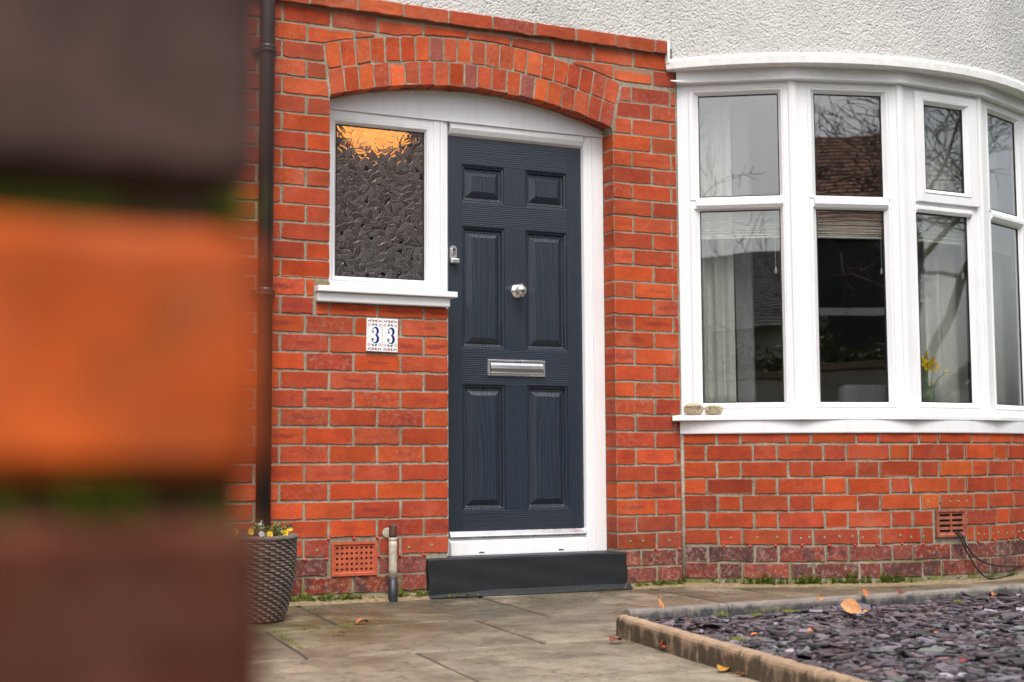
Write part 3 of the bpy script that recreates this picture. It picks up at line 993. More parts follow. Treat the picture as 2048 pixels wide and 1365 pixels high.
# ---- side window
sw = empty('side_window'); sw.parent = house; WORLD[sw.name] = Vector((0.54, FY, 1.87)); sw.location = WORLD[sw.name] - H0
swf = MB()
O = (0.236, 1.430, 0.842, 2.296); Gl = (0.305, 1.497, 0.765, 2.233)
prof = [(0, .07), (0, 0.0), (0.62, 0.0), (0.64, 0.003), (0.66, 0.0005), (0.72, -0.003), (0.82, -0.001), (0.97, 0.016), (1.0, 0.018)]
v, f = rings([(r[0] - .54, r[1] - 1.87, r[2] - .54, r[3] - 1.87, r[4]) for r in lerp_rects((0.236, 1.430, 0.806, 2.296), Gl, prof)])
hpart('frame', recalc(me('frame', v, f, 'upvc')), (0.54, FY, 1.87), parent=sw)
gk = lerp_rects((0.3045, 1.4965, 0.7655, 2.2335), (0.312, 1.501, 0.757, 2.227), [(0, 0.0175), (1, 0.0175), (1, 0.026)])
hpart('gasket', recalc(me('gasket', *rings([(r[0] - .54, r[1] - 1.87, r[2] - .54, r[3] - 1.87, r[4]) for r in gk]), 'gasket')), (0.54, FY, 1.87), parent=sw)
# leaf relief pane
GX, GZn = 230, 370
gw, gh = 0.454, 0.732
xx, zz = np.meshgrid(np.linspace(-gw / 2, gw / 2, GX), np.linspace(-gh / 2, gh / 2, GZn))
hh = np.zeros_like(xx); frost = np.zeros_like(xx)
leaf_at = []
for k in range(6000):
    c_ = (npr.uniform(-gw / 2, gw / 2), npr.uniform(-gh / 2, gh / 2))
    if all((c_[0] - q_[0]) ** 2 + (c_[1] - q_[1]) ** 2 > 0.0235 ** 2 for q_ in leaf_at): leaf_at.append(c_)
for cx, cz in leaf_at:
    a = npr.uniform(0, 2 * math.pi); Ln = npr.uniform(0.029, 0.038); Wd = Ln * npr.uniform(0.42, 0.54)
    u = (xx - cx) * math.cos(a) + (zz - cz) * math.sin(a); w = -(xx - cx) * math.sin(a) + (zz - cz) * math.cos(a)
    prof_w = Wd * (1 - (u / Ln) ** 2) * (1 - 0.3 * u / Ln)
    ins = (np.abs(u) < Ln) & (np.abs(w) < prof_w)
    t = np.where(ins, np.abs(w) / np.maximum(prof_w, 1e-6), 1)
    dome = 0.0022 * (1 - t ** 3.5) - 0.0010 * np.exp(-(w / 0.0018) ** 2) + 0.0013 * (u / Ln) + 0.0016 * (w / 0.016)
    dome += 0.00010 * np.sin(np.abs(w) * 900 + u * 450)
    hh = np.where(ins, dome, hh)
    streak_ = 0.5 + 0.5 * np.sin(np.abs(w) * 1500 + u * 420)
    fz_ = npr.uniform(0.10, 0.26) + 0.10 * streak_ + 0.42 * np.exp(-((t - 0.90) / 0.07) ** 2) + 0.22 * np.exp(-(w / 0.0012) ** 2)
    frost = np.where(ins, np.where(t > 0.97, 0.0, fz_), frost)
hh = (hh * 4 + np.roll(hh, 1, 0) + np.roll(hh, -1, 0) + np.roll(hh, 1, 1) + np.roll(hh, -1, 1)) / 8
v = np.stack([xx, -hh, zz], -1).reshape(-1, 3)
f = [(j * GX + i, j * GX + i + 1, (j + 1) * GX + i + 1, (j + 1) * GX + i) for j in range(GZn - 1) for i in range(GX - 1)]
hpart('pane', me('pane', v, f, 'leafglass', True, np.repeat(frost.reshape(-1, 1), 3, 1)), (0.535, FY + 0.022, 1.864), parent=sw, label='glass pressed with a leaf pattern')
# window sill with a rounded apron under it
v, f = box_geo(0.163, 0.866, -0.052, FY + 0.02, 1.399, 1.427, 0.004)
hpart('sill', recalc(me('sill', v, f, 'upvc')), parent=sw)
v, f = box_geo(0.168, 0.836, -0.030, FY, 1.354, 1.3985, 0.006)
hpart('sill_apron', recalc(me('sill_apron', v, f, 'upvc')), parent=sw)
v, f = box_geo(0.164, 0.236, 0.0005, 0.02, 1.4275, 1.452, 0.003)
hpart('mortar_patch', recalc(me('mortar_patch', v, f, 'fillet')), parent=wall)

# ---- door frame
dfr = empty('door_frame'); dfr.parent = house; WORLD[dfr.name] = Vector((1.3, FY, GZ)); dfr.location = WORLD[dfr.name] - H0
def dpart(name, prof_pts, mat='upvc', parent=None):
    hpart(name, recalc(me(name, *prof_pts, mat)), parent=parent or dfr)
def jamb(x0, x1, z0, z1, steps, y1=0.19):
    """upright with a stepped face: steps = [(x, y)] from left to right"""
    pl = [(x0, y1)] + steps + [(x1, y1)]
    n = len(pl)
    v = [(x, y, z0) for x, y in pl] + [(x, y, z1) for x, y in pl]
    f = [tuple(reversed(range(n))), tuple(range(n, 2 * n))] + [(i, (i + 1) % n, (i + 1) % n + n, i + n) for i in range(n)]
    return v, f
zt_, zb_ = 2.296, 0.157
dpart('jamb', jamb(1.650, 1.764, zb_, zt_, [(1.650, FY + .034), (1.656, FY + .012), (1.668, FY + .003), (1.697, FY), (1.699, FY + .003), (1.701, FY - .002), (1.764, FY - .002)]))
dpart('jamb', jamb(0.8425, 0.897, zb_, zt_, [(0.8425, FY - .002), (0.858, FY - .002), (0.860, FY + .003), (0.862, FY), (0.880, FY + .002), (0.889, FY + .012), (0.897, FY + .034)]))
dpart('mullion_cover', box_geo(0.8065, 0.842, FY - 0.003, FY + .05, 1.43, 2.2955, 0.003))
def rail(x0, x1, z0, z1, steps, y1=0.19):
    pl = [(y1, z1)] + steps + [(y1, z0)]
    n = len(pl)
    v = [(x0, y, z) for y, z in pl] + [(x1, y, z) for y, z in pl]
    f = [tuple(range(n)), tuple(reversed(range(n, 2 * n)))] + [(i, i + n, (i + 1) % n + n, (i + 1) % n) for i in range(n)]
    return v, f
dpart('head', rail(0.8975, 1.6495, 2.234, zt_ - .0005, [(FY - .001, zt_ - .0005), (FY - .001, 2.268), (FY + .003, 2.266), (FY + .0, 2.264), (FY + .010, 2.246), (FY + .034, 2.235)]))
dpart('threshold', rail(0.8975, 1.6495, 0.157, 0.238, [(FY + .032, 0.238), (FY + .026, 0.230), (FY + .0, 0.218), (FY - .003, 0.165), (FY - .003, 0.157)]))
for x in (1.06, 1.50):
    dpart('drain_slot', box_geo(x - 0.014, x + 0.014, FY - 0.0042, FY + .01, 0.166, 0.1715), 'hole_shade')
# ---- door
door = empty('front_door'); door.parent = house; WORLD[door.name] = Vector((1.277, DY, 0.24)); door.location = WORLD[door.name] - H0
def leafbox(name, x0, x1, z0, z1, mat, y0=DY):
    c = Vector(((x0 + x1) / 2, y0, (z0 + z1) / 2))
    v, f = box_geo(x0 - c.x, x1 - c.x, 0, 0.044, z0 - c.z, z1 - c.z, 0.0006)
    return hpart(name, recalc(me(name, v, f, mat)), c, parent=door)
XL, XR = 0.896, 1.6575
PX = [(0.978, 1.2065), (1.332, 1.5625)]
PZ = [(0.375, 0.991), (1.177, 1.782), (1.912, 2.093)]
ZB, ZTp = 0.245, 2.2335
e = 0.0004
leafbox('stile', XL, PX[0][0] - .006, ZB, ZTp, 'door_v')
leafbox('stile', PX[1][1] + .006, XR, ZB, ZTp, 'door_v')
zz0 = [ZB] + [b + .006 for a, b in PZ]; zz1 = [a - .006 for a, b in PZ] + [ZTp]
for a, b in zip(zz0, zz1): leafbox('rail', PX[0][0] - .006 + e, PX[1][1] + .006 - e, a, b, 'door_h')
for a, b in PZ: leafbox('muntin', PX[0][1] + .006, PX[1][0] - .006, a - .006 + e, b + .006 - e, 'door_v')
for (x0, x1) in PX:
    for (z0, z1) in PZ:
        c = Vector(((x0 + x1) / 2, DY, (z0 + z1) / 2)); hw, hz = (x1 - x0) / 2, (z1 - z0) / 2
        def R(i, y): return (-hw + i, -hz + i, hw - i, hz - i, y)
        v, f = rings([R(-.0058, .0008), R(-.002, .0012), R(0.0, .0075), R(.003, .0085), (R(.006, .0055)), R(.010, .0075), R(.0150, .0195), R(.019, .0215), R(.0225, .0210), R(.051, .0030), R(.0525, .0042), R(.0535, .0032)])
        n = len(v); f.append((n - 4, n - 3, n - 2, n - 1))
        hpart('panel', recalc(me('panel', v, f, 'door_f')), c, parent=door)
# knob
kn = hpart('knob', recalc(me('knob', *lathe([(0.035, 0.0), (0.035, 0.004), (0.031, 0.009), (0.018, 0.012), (0.014, 0.018), (0.0135, 0.030), (0.020, 0.037), (0.0315, 0.043), (0.0335, 0.050), (0.0325, 0.054), (0.029, 0.0555), (0.0285, 0.057), (0.023, 0.066), (0.013, 0.072), (0.002, 0.074)], 40, 'y'), 'chrome', True)), (1.276, DY, 1.470), parent=door)
# lock escutcheon with finger pull
def rounded(w, h, rad, n=6):
    out = []
    for cx, cz, a0 in ((w / 2 - rad, h / 2 - rad, 0), (-w / 2 + rad, h / 2 - rad, 90), (-w / 2 + rad, -h / 2 + rad, 180), (w / 2 - rad, -h / 2 + rad, 270)):
        for k in range(n + 1):
            a = math.radians(a0 + 90 * k / n)
            out.append((cx + rad * math.cos(a), cz + rad * math.sin(a)))
    return out
lk = hpart('lock', recalc(me('lock', *prism(rounded(0.038, 0.075, 0.0185), -0.006, 0.0), 'brushed')), (0.923, DY, 1.644), parent=door)
hpart('finger_pull', recalc(me('finger_pull', *box_geo(-0.022, 0.022, -0.030, 0.0, -0.013, 0.013, 0.006), 'brushed')), (0.925, DY - 0.004, 1.602), parent=door)
hpart('lock_cylinder', recalc(me('lock_cylinder', *prism(rounded(0.017, 0.036, 0.0083), -0.011, 0.0), 'chrome')), (0.924, DY - 0.004, 1.652), parent=door)
hpart('keyhole', recalc(me('keyhole', *lathe([(0.0052, 0.0), (0.0052, 0.0118), (0.004, 0.0119)], 14, 'y'), 'hole_shade')), (0.924, DY - 0.004, 1.661), parent=door)
# letter plate
hpart('letter_plate', recalc(me('letter_plate', *rings([(-.161, -.041, .161, .041, 0.0), (-.161, -.041, .161, .041, -.007), (-.157, -.037, .157, .037, -.011), (-.150, -.031, .150, .031, -.011), (-.148, -.029, .148, .029, -.004)]), 'brushed')), (1.270, DY, 1.080), parent=door)
lp = MB()
pl = [(-.0045, .028), (-.010, .024), (-.014, .012), (-.015, -.004), (-.013, -.020), (-.008, -.027), (-.0045, -.028)]
v = [(-.147, y, z) for y, z in pl] + [(.147, y, z) for y, z in pl]; n = len(pl)
f = [(i, i + 1, i + 1 + n, i + n) for i in range(n - 1)] + [tuple(range(n)), tuple(range(n, 2 * n))]
hpart('letter_flap', recalc(me('letter_flap', v, f, 'chrome')), (1.270, DY, 1.080), parent=door)
# weather bar
v, f = rail(0.9, 1.654, 0.240, 0.272, [(DY - .001, 0.272), (DY - .006, 0.271), (DY - .022, 0.252), (DY - .024, 0.247), (DY - .020, 0.246), (DY - .018, 0.240)], DY - .0006)
hpart('weather_bar', recalc(me('weather_bar', v, f, 'brushed')), parent=door)

# ---- doorstep
vs, fs = box_geo(0.722, 1.806, -0.028, 0.20, GZ - 0.02, 0.156, 0.008)
bm = bmesh.new(); bv = [bm.verts.new(p) for p in vs]
for q_ in fs: bm.faces.new([bv[i] for i in q_])
bmesh.ops.subdivide_edges(bm, edges=[e_ for e_ in bm.edges if e_.calc_length() > 0.1], cuts=14, use_grid_fill=True)
for p in bm.verts: p.co += Vector((0.003 * math.sin(p.co.z * 40 + p.co.y * 9), 0.0012 * math.sin(p.co.x * 31 + 1) + 0.001 * math.sin(p.co.z * 60 + p.co.x * 12), 0.0012 * math.sin(p.co.x * 17)))
m = bpy.data.meshes.new('doorstep'); bm.to_mesh(m); bm.free(); m.materials.append(M['black_paint'])
hpart('doorstep', recalc(m))
v, f = sweep([(0.715, -0.004), (1.2, -0.036), (1.82, -0.022)], [(0, GZ), (0.035, GZ + .003), (0.022, GZ + .014), (0, GZ + .03)])
hpart('step_fillet', recalc(me('step_fillet', v, f, 'black_paint')))

# ---- bay window
bay = empty('bay_window'); bay.parent = house; WORLD[bay.name] = Vector((3.46, -0.5, 0.85)); bay.location = WORLD[bay.name] - H0
bpath = [Vector(p) for p in V2]
d0 = (bpath[1] - bpath[0]).normalized()
path = [tuple(p) for p in bpath]
# head fascia and nosing
v, f = sweep(path, [(-0.06, 2.598), (0.030, 2.598), (0.040, 2.601), (0.041, 2.609), (0.033, 2.616), (0.030, 2.622), (0.031, 2.671), (-0.06, 2.671)])
hpart('head_fascia', recalc(me('head_fascia', v, f, 'upvc')), parent=bay)
# the nosing runs on past the corner as a little horn
v, f = tube([(2.205, -0.048, 2.604), (2.145, -0.034, 2.606), (2.108, -0.022, 2.610)], [0.008, 0.007, 0.004], 8)
hpart('nosing_horn', recalc(me('nosing_horn', v, f, 'upvc', True)), parent=bay)
pth2 = [tuple(Vector(path[0]) - d0 * 0.045)] + path[1:]
v, f = sweep(pth2, [(-0.05, 0.815), (0.066, 0.815), (0.071, 0.819), (0.071, 0.836), (0.066, 0.841), (0.0, 0.850), (-0.05, 0.850)])
hpart('sill', recalc(me('sill', v, f, 'upvc')), parent=bay)
arc = [bayp(-45.2 + 90.4 * k / 60, RP) for k in range(61)]
v, f = sweep(arc, [(-0.06, 0.749), (0.010, 0.749), (0.012, 0.754), (0.012, 0.8145), (-0.06, 0.8145)])
hpart('sill_apron', recalc(me('sill_apron', v, f, 'upvc')), parent=bay)
# window board inside
v, f = sweep(path, [(-0.075, 0.875), (-0.24, 0.875), (-0.24, 0.895), (-0.075, 0.895)])
hpart('window_board', recalc(me('window_board', v, f, 'upvc')), parent=bay)
PR = [(0, .075), (0, 0.0), (0.50, 0.0), (0.515, 0.003), (0.53, 0.0), (0.60, -0.004), (0.72, -0.003), (0.95, 0.016), (1.0, 0.018)]
facets = []
for i in range(5):
    a, b = bpath[i], bpath[i + 1]
    ln = (b - a).length; ang = math.atan2((b - a).y, (b - a).x)
    s0 = 0.0 if i == 0 else 0.036
    s1 = ln - 0.028 if i < 4 else ln
    w = hpart('window', None, (a.x, a.y, 0), (0, 0, ang), parent=bay)
    facets.append((a, ang, ln))
    def wp(name, vf, mat, smooth=False):
        o = add(name, recalc(me(name, vf[0], vf[1], mat, smooth)), w)
        return o
    # parts of one window are sub-parts of the bay: keep at most three levels
    gl0 = 0.112 if i == 0 else 0.122
    gl1 = ln - 0.075 if i == 0 else ln - 0.100
    # two lights
    lights = []
    if i == 2:
        # opening sash above
        lights.append(((s0, 1.957, s1, 2.599), (0.098, 1.985, ln - 0.042, 2.570), 'hole'))
        lights.append(((s0, 0.850, s1, 1.957), (0.110, 0.912, ln - 0.100, 1.926), 'light'))
    else:
        lights.append(((s0, 1.957, s1, 2.599), (gl0, 1.994, gl1, 2.538), 'light'))
        lights.append(((s0, 0.850, s1, 1.957), (gl0, 0.910, gl1, 1.921), 'light'))
    fm = MB()
    panes = []
    for O, Gg, kind in lights:
        if kind == 'light':
            v, f = rings(lerp_rects(O, Gg, PR)); fm.add(v, f); panes.append((Gg, 0.022))
        else:
            v, f = rings(lerp_rects(O, Gg, [(0, .075), (0, 0), (1, 0), (1, 0.04)])); fm.add(v, f)
    m = fm.mesh('frame', 'upvc')
    bm = bmesh.new(); bm.from_mesh(m); bmesh.ops.remove_doubles(bm, verts=bm.verts, dist=1e-5); bm.to_mesh(m); bm.free()
    w.data = None
    # the window object itself carries the frame mesh: swap the empty for a mesh object
    bpy.data.objects.remove(w)
    w = hpart('window', m, (a.x, a.y, 0), (0, 0, ang), parent=bay)
    # proud transom bead (runs across the middle)
    def local(name, vf, mat, smooth=False):
        o = hpart(name, recalc(me(name, vf[0], vf[1], mat, smooth)), (a.x, a.y, 0), (0, 0, ang), parent=bay)
        return o
    tx0, tx1 = (gl0 - 0.016, gl1 + 0.016) if i != 2 else (0.094, ln - 0.085)
    zz_ = 1.957 if i != 2 else 1.948
    v, f = rail(tx0, tx1, zz_ - 0.027, zz_ + 0.027 if i != 2 else zz_ + 0.012, [(-.003, zz_ + (.027 if i != 2 else .012)), (-.013, zz_ + .006), (-.013, zz_ - .010), (-.004, zz_ - .024), (-.001, zz_ - .027)], 0.002)
    local('transom', (v, f), 'upvc')
    if i == 2:
        O = (0.092, 1.978, ln - 0.034, 2.577); Gg = (0.165, 2.050, 0.446, 2.510)
        v, f = rings(lerp_rects(O, Gg, [(0, 0.012), (0, -.014), (0.05, -.020), (0.62, -.021), (0.64, -.017), (0.66, -.021), (0.72, -.024), (0.95, -.004), (1.0, -.002)]))
        local('opening_sash', (v, f), 'upvc')
        panes.insert(0, (Gg, 0.002))
    for Gg, yd in panes:
        k = rings(lerp_rects((Gg[0] - .0005, Gg[1] - .0005, Gg[2] + .0005, Gg[3] + .0005), (Gg[0] + .005, Gg[1] + .005, Gg[2] - .005, Gg[3] - .005), [(0, yd - .0045), (1, yd - .0045), (1, yd + .016)]))
        local('gasket', k, 'gasket')
        local('pane', box_geo(Gg[0] - .004, Gg[2] + .004, yd, yd + .004, Gg[1] - .004, Gg[3] + .004), 'glass')
    # mullion post at the far end
    if i < 4:
        nx = bpath[i + 2] - b; n2 = nx.normalized(); n1 = (b - a).normalized()
        o1 = Vector((n1.y, -n1.x)); o2 = Vector((n2.y, -n2.x)); om = (o1 + o2).normalized()
        P = [b - n1 * .0285 - o1 * .06, b - n1 * .0285 + o1 * .000, b - n1 * .023 + o1 * .003, b - n1 * .021 + o1 * .010, b - n1 * .004 + om * .013, b + n2 * .012 + o2 * .011, b + n2 * .014 + o2 * .004, b + n2 * .0365 + o2 * .0005, b + n2 * .0365 - o2 * .06]
        n = len(P)
        v = [(p.x, p.y, 0.8505) for p in P] + [(p.x, p.y, 2.5985) for p in P]
        f = [tuple(range(n)), tuple(range(n, 2 * n))] + [(k, (k + 1) % n, (k + 1) % n + n, k + n) for k in range(n)]
        hpart('mullion', recalc(me('mullion', v, f, 'upvc')), parent=bay)

# ================================================================== ROOMS (behind the glass)
rm = MB()
zf, zc = 0.12, 2.66
poly = [(2.16, 0.125)] + [bayp(p_, 1.752) for p_ in range(-42, 43, 6)] + [(4.80, 0.125), (4.80, 4.2), (2.16, 4.2)]
n = len(poly)
room_f = me('room_floor', [(x, y, zf) for x, y in poly], [tuple(range(n))], 'floor_in')
add('room_floor', room_f, kind='structure')
v, f = [], []
poly2 = [(2.16, 0.125)] + [bayp(p_, 1.80) for p_ in range(-44, 45, 4)] + [(4.80, 0.125), (4.80, 4.2), (2.16, 4.2)]
n2_ = len(poly2)
v = [(x, y, zc) for x, y in poly2] + [(x, y, zc + 0.05) for x, y in poly2]
f = [tuple(range(n2_)), tuple(range(n2_, 2 * n2_))] + [(k, (k + 1) % n2_, (k + 1) % n2_ + n2_, k + n2_) for k in range(n2_)]
add('room_ceiling', recalc(me('room_ceiling', v, f, 'ceil_in')), kind='structure')
mbw = MB()
for x0, x1, y0, y1 in ((2.06, 2.16, 0.125, 4.3), (4.80, 4.90, 0.0, 4.3), (2.16, 4.80, 4.2, 4.3)):
    mbw.box(x0, x1, y0, y1, 0.0, 2.75)
add('room_walls', mbw.mesh('room_walls', 'wall_in'), kind='structure')
hb = MB()
hb.box(-0.3, 2.05, 2.6, 2.7, -0.1, 2.8).box(-0.4, -0.3, 0.125, 2.7, -0.1, 2.8).box(-0.3, 2.05, 0.2, 2.6, -0.1, 0.1)
add('hall_walls', hb.mesh('hall_walls', 'hall'), kind='structure')
add('hall_ceiling', MB().box(-0.3, 2.05, 0.20, 2.6, 2.625, 2.7).mesh('hall_ceiling', 'ceil_in'), kind='structure')
lampo = empty('hall_lamp', (0.64, 0.70, 2.62), label='glowing warm hall lamp behind the patterned glass', cat='lamp')
add('lamp_shade', me('lamp_shade', *lathe([(0.03, -0.41), (0.09, -0.40), (0.17, -0.34), (0.18, -0.28), (0.12, -0.18), (0.03, -0.13)], 24), 'lamp', True), lampo)
add('lamp_cord', recalc(me('lamp_cord', *tube([(0, 0, 0), (0, 0, -0.13)], 0.004, 6), 'gasket')), lampo)

# ================================================================== GROUND
add('ground', me('ground', [(-300, -300, -0.20), (300, -300, -0.20), (300, 300, -0.20), (-300, 300, -0.20)], [(0, 1, 2, 3)], 'grass'), kind='structure')
def gz_at(y): return GZ + 0.0
pav = add('paving', me('paving', [(x, y, gz_at(y) - .006) for y in (-5.7, -1.75, 0.3) for x in (-3.2, 4.9)], [(0, 1, 3, 2), (2, 3, 5, 4)], 'joint'), kind='structure')
def slab(poly, tilt=0.0):
    cx = sum(p[0] for p in poly) / len(poly); cy = sum(p[1] for p in poly) / len(poly)
    n = len(poly)
    o = []
    for i in range(n):
        p = Vector(poly[i]); q_ = Vector(poly[(i + 1) % n]); a = Vector(poly[i - 1])
        o += [p + (a - p).normalized() * 0.012, p + (q_ - p).normalized() * 0.012]
        for t in (0.25, 0.5, 0.75): o.append(p + (q_ - p) * t)
    o = [Vector((p.x - cx + rng.gauss(0, .0016), p.y - cy + rng.gauss(0, .0016))) for p in o]
    n = len(o); v = []
    tx, ty = rng.gauss(0, .0012), rng.gauss(0, .0012)
    for ins, dz in ((0.012, 0.0), (0.003, -0.002), (0.0, -0.006), (0.0, -0.05)):
        for p in o:
            q_ = p - p.normalized() * ins
            v.append((q_.x, q_.y, dz + tx * q_.x + ty * q_.y))
    f = [tuple(range(n))] + [(k * n + i, k * n + (i + 1) % n, (k + 1) * n + (i + 1) % n, (k + 1) * n + i) for k in range(3) for i in range(n)]
    add('paving_slab', recalc(me('paving_slab', v, f, 'slab')), pav, (cx, cy, gz_at(cy) + rng.gauss(0, .0016)))
# rows run along the house; cross joints lean a little
def rowline(y): return -0.118 * (0.0 - y)       # x shift with depth
rows_ = [(0.06, -0.94, [-2.6, -1.7, -0.85, 0.085, 0.985, 1.925, 2.335, 3.2, 4.2, 4.9]),
         (-0.94, -1.775, [-2.9, -2.0, -1.1, -0.222, 0.648, 1.5]),
         (-1.775, -2.62, [-2.9, -2.3, -1.5, -0.72, 0.150, 1.25]),
         (-2.62, -3.5, [-2.9, -1.9, -1.05, -0.15, 1.05]),
         (-3.5, -4.4, [-2.9, -2.2, -1.3, -0.35, 0.9]),
         (-4.4, -5.6, [-2.9, -1.7, -0.6, 0.8])]
for y0, y1, xs in rows_:
    for a, b in zip(xs[:-1], xs[1:]):
        g = 0.0075
        slab([(a + g + rowline(y1), y1 + g), (b - g + rowline(y1), y1 + g), (b - g + rowline(y0), y0 - g), (a + g + rowline(y0), y0 - g)])
# sandy mortar fillet at the foot of the walls
def fillet(path, w, h):
    v, f = sweep(path, [(-0.03, GZ - .01), (w, GZ - .001), (w * .6, GZ + h * .35), (0.006, GZ + h), (-0.03, GZ + h)])
    v = [(x + rng.gauss(0, .0025), y + rng.gauss(0, .003), z + (rng.gauss(0, .002) if z > GZ + .002 else 0)) for x, y, z in v]
    return recalc(me('wall_fillet', v, f, 'fillet'))
add('wall_fillet', fillet([(-1.3 + 2.02 * k / 60, -0.002) for k in range(61)], 0.055, 0.026), pav)
add('wall_fillet', fillet([(1.81 + 0.34 * k / 12, -0.002) for k in range(13)] + [bayp(-44.5 + 89 * k / 90, RP) for k in range(91)], 0.060, 0.016), pav)

# ---- slate bed with its concrete edging
E0, E1 = Vector((0.785, -1.720)), Vector((0.505, -3.43))          # edging along the path
B0, B1 = Vector((0.880, -1.590)), Vector((4.6, -1.43))            # edging along the house
edging = empty('garden_edging', (0.76, -1.75, GZ), label='low round-topped concrete edging around the slate bed', cat='edging')
def edge_block(p, q_, h, w, mat):
    d = (q_ - p); ln = d.length; ang = math.atan2(d.y, d.x)
    prof = [(-w / 2, -.04), (-w / 2, h - .016), (-w / 2 + .004, h - .007), (-w * .25, h - .001), (0, h), (w * .25, h - .001), (w / 2 - .004, h - .007), (w / 2, h - .016), (w / 2, -.04)]
    N = 40; v = []
    for i in range(N + 1):
        ins = 0.003 if i in (0, N) else 0
        for o, z in prof:
            v.append((ln * i / N, o * (1 - ins * 20 * .4) + rng.gauss(0, .0005) + .001 * math.sin(i * .5 + s * 9), (z - ins) + (rng.gauss(0, .0005) + .0008 * math.sin(i * .37 + o * 60) if z > 0 else 0)))
    m_ = len(prof)
    f = [(i * m_ + j, i * m_ + j + 1, (i + 1) * m_ + j + 1, (i + 1) * m_ + j) for i in range(N) for j in range(m_ - 1)]
    f += [tuple(range(m_)), tuple(N * m_ + j for j in range(m_))]
    o = add('edging_block', recalc(me('edging_block', v, f, mat)), edging, Vector((p.x, p.y, GZ + rng.gauss(0, .0015))) - edging.location, (0, 0, ang + rng.gauss(0, .003)))
d = (E1 - E0).normalized(); s = 0.0
for ln in (0.14, 0.62, 0.30, 0.45, 0.60, 0.6, 0.6):
    edge_block(E0 + d * (s + .002), E0 + d * (s + ln - .002), 0.078, 0.052, 'kerb'); s += ln
d = (B1 - B0).normalized(); s = 0.0
for ln in (0.46, 0.9, 0.62, 0.9, 0.8):
    edge_block(B0 + d * (s + .002), B0 + d * (s + ln - .002), 0.080, 0.055, 'kerb_grey'); s += ln
bed_poly = [(0.82, -1.62), (4.7, -1.46), (4.7, -5.6), (0.16, -5.6), (0.51, -3.43)]
add('slate_bed', me('slate_bed', [(x, y, -0.012) for x, y in bed_poly], [tuple(range(5))], 'soil'), kind='structure')
SL = [(0.080, 0.066, 0.080), (0.105, 0.082, 0.098), (0.062, 0.056, 0.066), (0.125, 0.108, 0.130), (0.080, 0.062, 0.066), (0.09, 0.082, 0.094), (0.17, 0.155, 0.185), (0.07, 0.06, 0.07), (0.12, 0.075, 0.078), (0.050, 0.046, 0.052), (0.10, 0.085, 0.10), (0.085, 0.07, 0.085), (0.10, 0.12, 0.105)]
chips = MB()
cv = []; cf = []; cc = []
def left_x(y): return 0.785 + (y + 1.72) * 0.1637 + 0.04
def back_y(x): return -1.590 + (x - 0.88) * 0.043 - 0.04
NCH = 0
while NCH < 10500:
    x = npr.uniform(0.3, 4.3); y = npr.uniform(-3.9, -1.5)
    if x < left_x(y) or y > back_y(x): continue
    if x > 1.35 + (y + 3.5) * 1.55 + 0.5: continue     # beyond the right edge of the picture
    NCH += 1
    size = npr.choice([0.013, 0.020, 0.029, 0.042], p=[.30, .34, .24, .12]) * npr.uniform(0.8, 1.25)
    asp = npr.uniform(0.45, 0.85); n = npr.randint(5, 8)
    th = np.sort(npr.uniform(0, 2 * math.pi, n)); rad = npr.uniform(0.75, 1.1, n)
    px = np.cos(th) * rad * size; py = np.sin(th) * rad * size * asp
    a = npr.uniform(0, 2 * math.pi)
    ca, sa = math.cos(a), math.sin(a)
    qx, qy = px * ca - py * sa, px * sa + py * ca
    tl = abs(npr.normal(0, 0.15)); tl = min(tl, 0.9); td = npr.uniform(0, 2 * math.pi)
    gx, gy = math.cos(td) * math.tan(tl), math.sin(td) * math.tan(tl)
    z0 = npr.uniform(-0.006, 0.016) + 0.006 * math.sin(x * 7 + y * 3) + size * math.tan(tl) * 0.5
    tk = npr.uniform(0.003, 0.007)
    c = np.array(SL[npr.randint(len(SL))]) * npr.choice([0.45, 0.8, 1.1, 1.5, 2.1], p=[.22, .27, .25, .18, .08]) * npr.uniform(.85, 1.15)
    o = len(cv)
    for k in range(n): cv.append((x + qx[k], y + qy[k], z0 + gx * qx[k] + gy * qy[k]))
    for k in range(n): cv.append((x + qx[k] * 1.02, y + qy[k] * 1.02, z0 - tk + gx * qx[k] + gy * qy[k]))
    cc += [c] * (2 * n)
    cf.append(tuple(range(o, o + n)))
    for k in range(n):
        j = (k + 1) % n
        cf.append((o + k, o + n + k, o + n + j, o + j))
add('slate_chippings', me('slate_chippings', cv, cf, 'slate', False, cc), label='loose purple grey slate chippings filling the edged bed', cat='slate chippings', kind='stuff')

# ---- dead leaves
def leaf_mesh(L, W, curl, c1, seed, lobes=False):
    rr = random.Random(seed)
    nx, ny = 9, 5
    v = []; f = []; col = []
    for i in range(nx):
        t = i / (nx - 1)
        w = W * (math.sin(math.pi * t ** 0.8) ** 0.8 if 0 < t < 1 else 0.02)
        for j in range(ny):
            s = (j / (ny - 1) - 0.5) * 2
            ww = w * (1 + rr.uniform(-.1, .1) * abs(s))
            x = L * (t - 0.5); y = s * ww / 2
            z = abs(s) * w * curl * 0.5 + math.sin(t * math.pi) * L * curl * 0.22 + rr.uniform(-.0012, .0012)
            v.append((x, y, z))
            k = 0.8 + 0.35 * rr.random() - (0.25 if j == 2 else 0)
            col.append(tuple(a * k for a in c1))
    for i in range(nx - 1):
        for j in range(ny - 1): f.append((i * ny + j, (i + 1) * ny + j, (i + 1) * ny + j + 1, i * ny + j + 1))
    # stalk
    o = len(v)
    tv, tf = tube([(L * .48, 0, 0.001), (L * .62, 0.004, 0.004), (L * .72, 0.003, 0.002)], 0.0012, 5)
    v += [tuple(p) for p in tv]; f += [tuple(i + o for i in q_) for q_ in tf]; col += [(0.16, 0.06, 0.02)] * len(tv)
    return me('fallen_leaf', v, f, 'leaf', True, col)
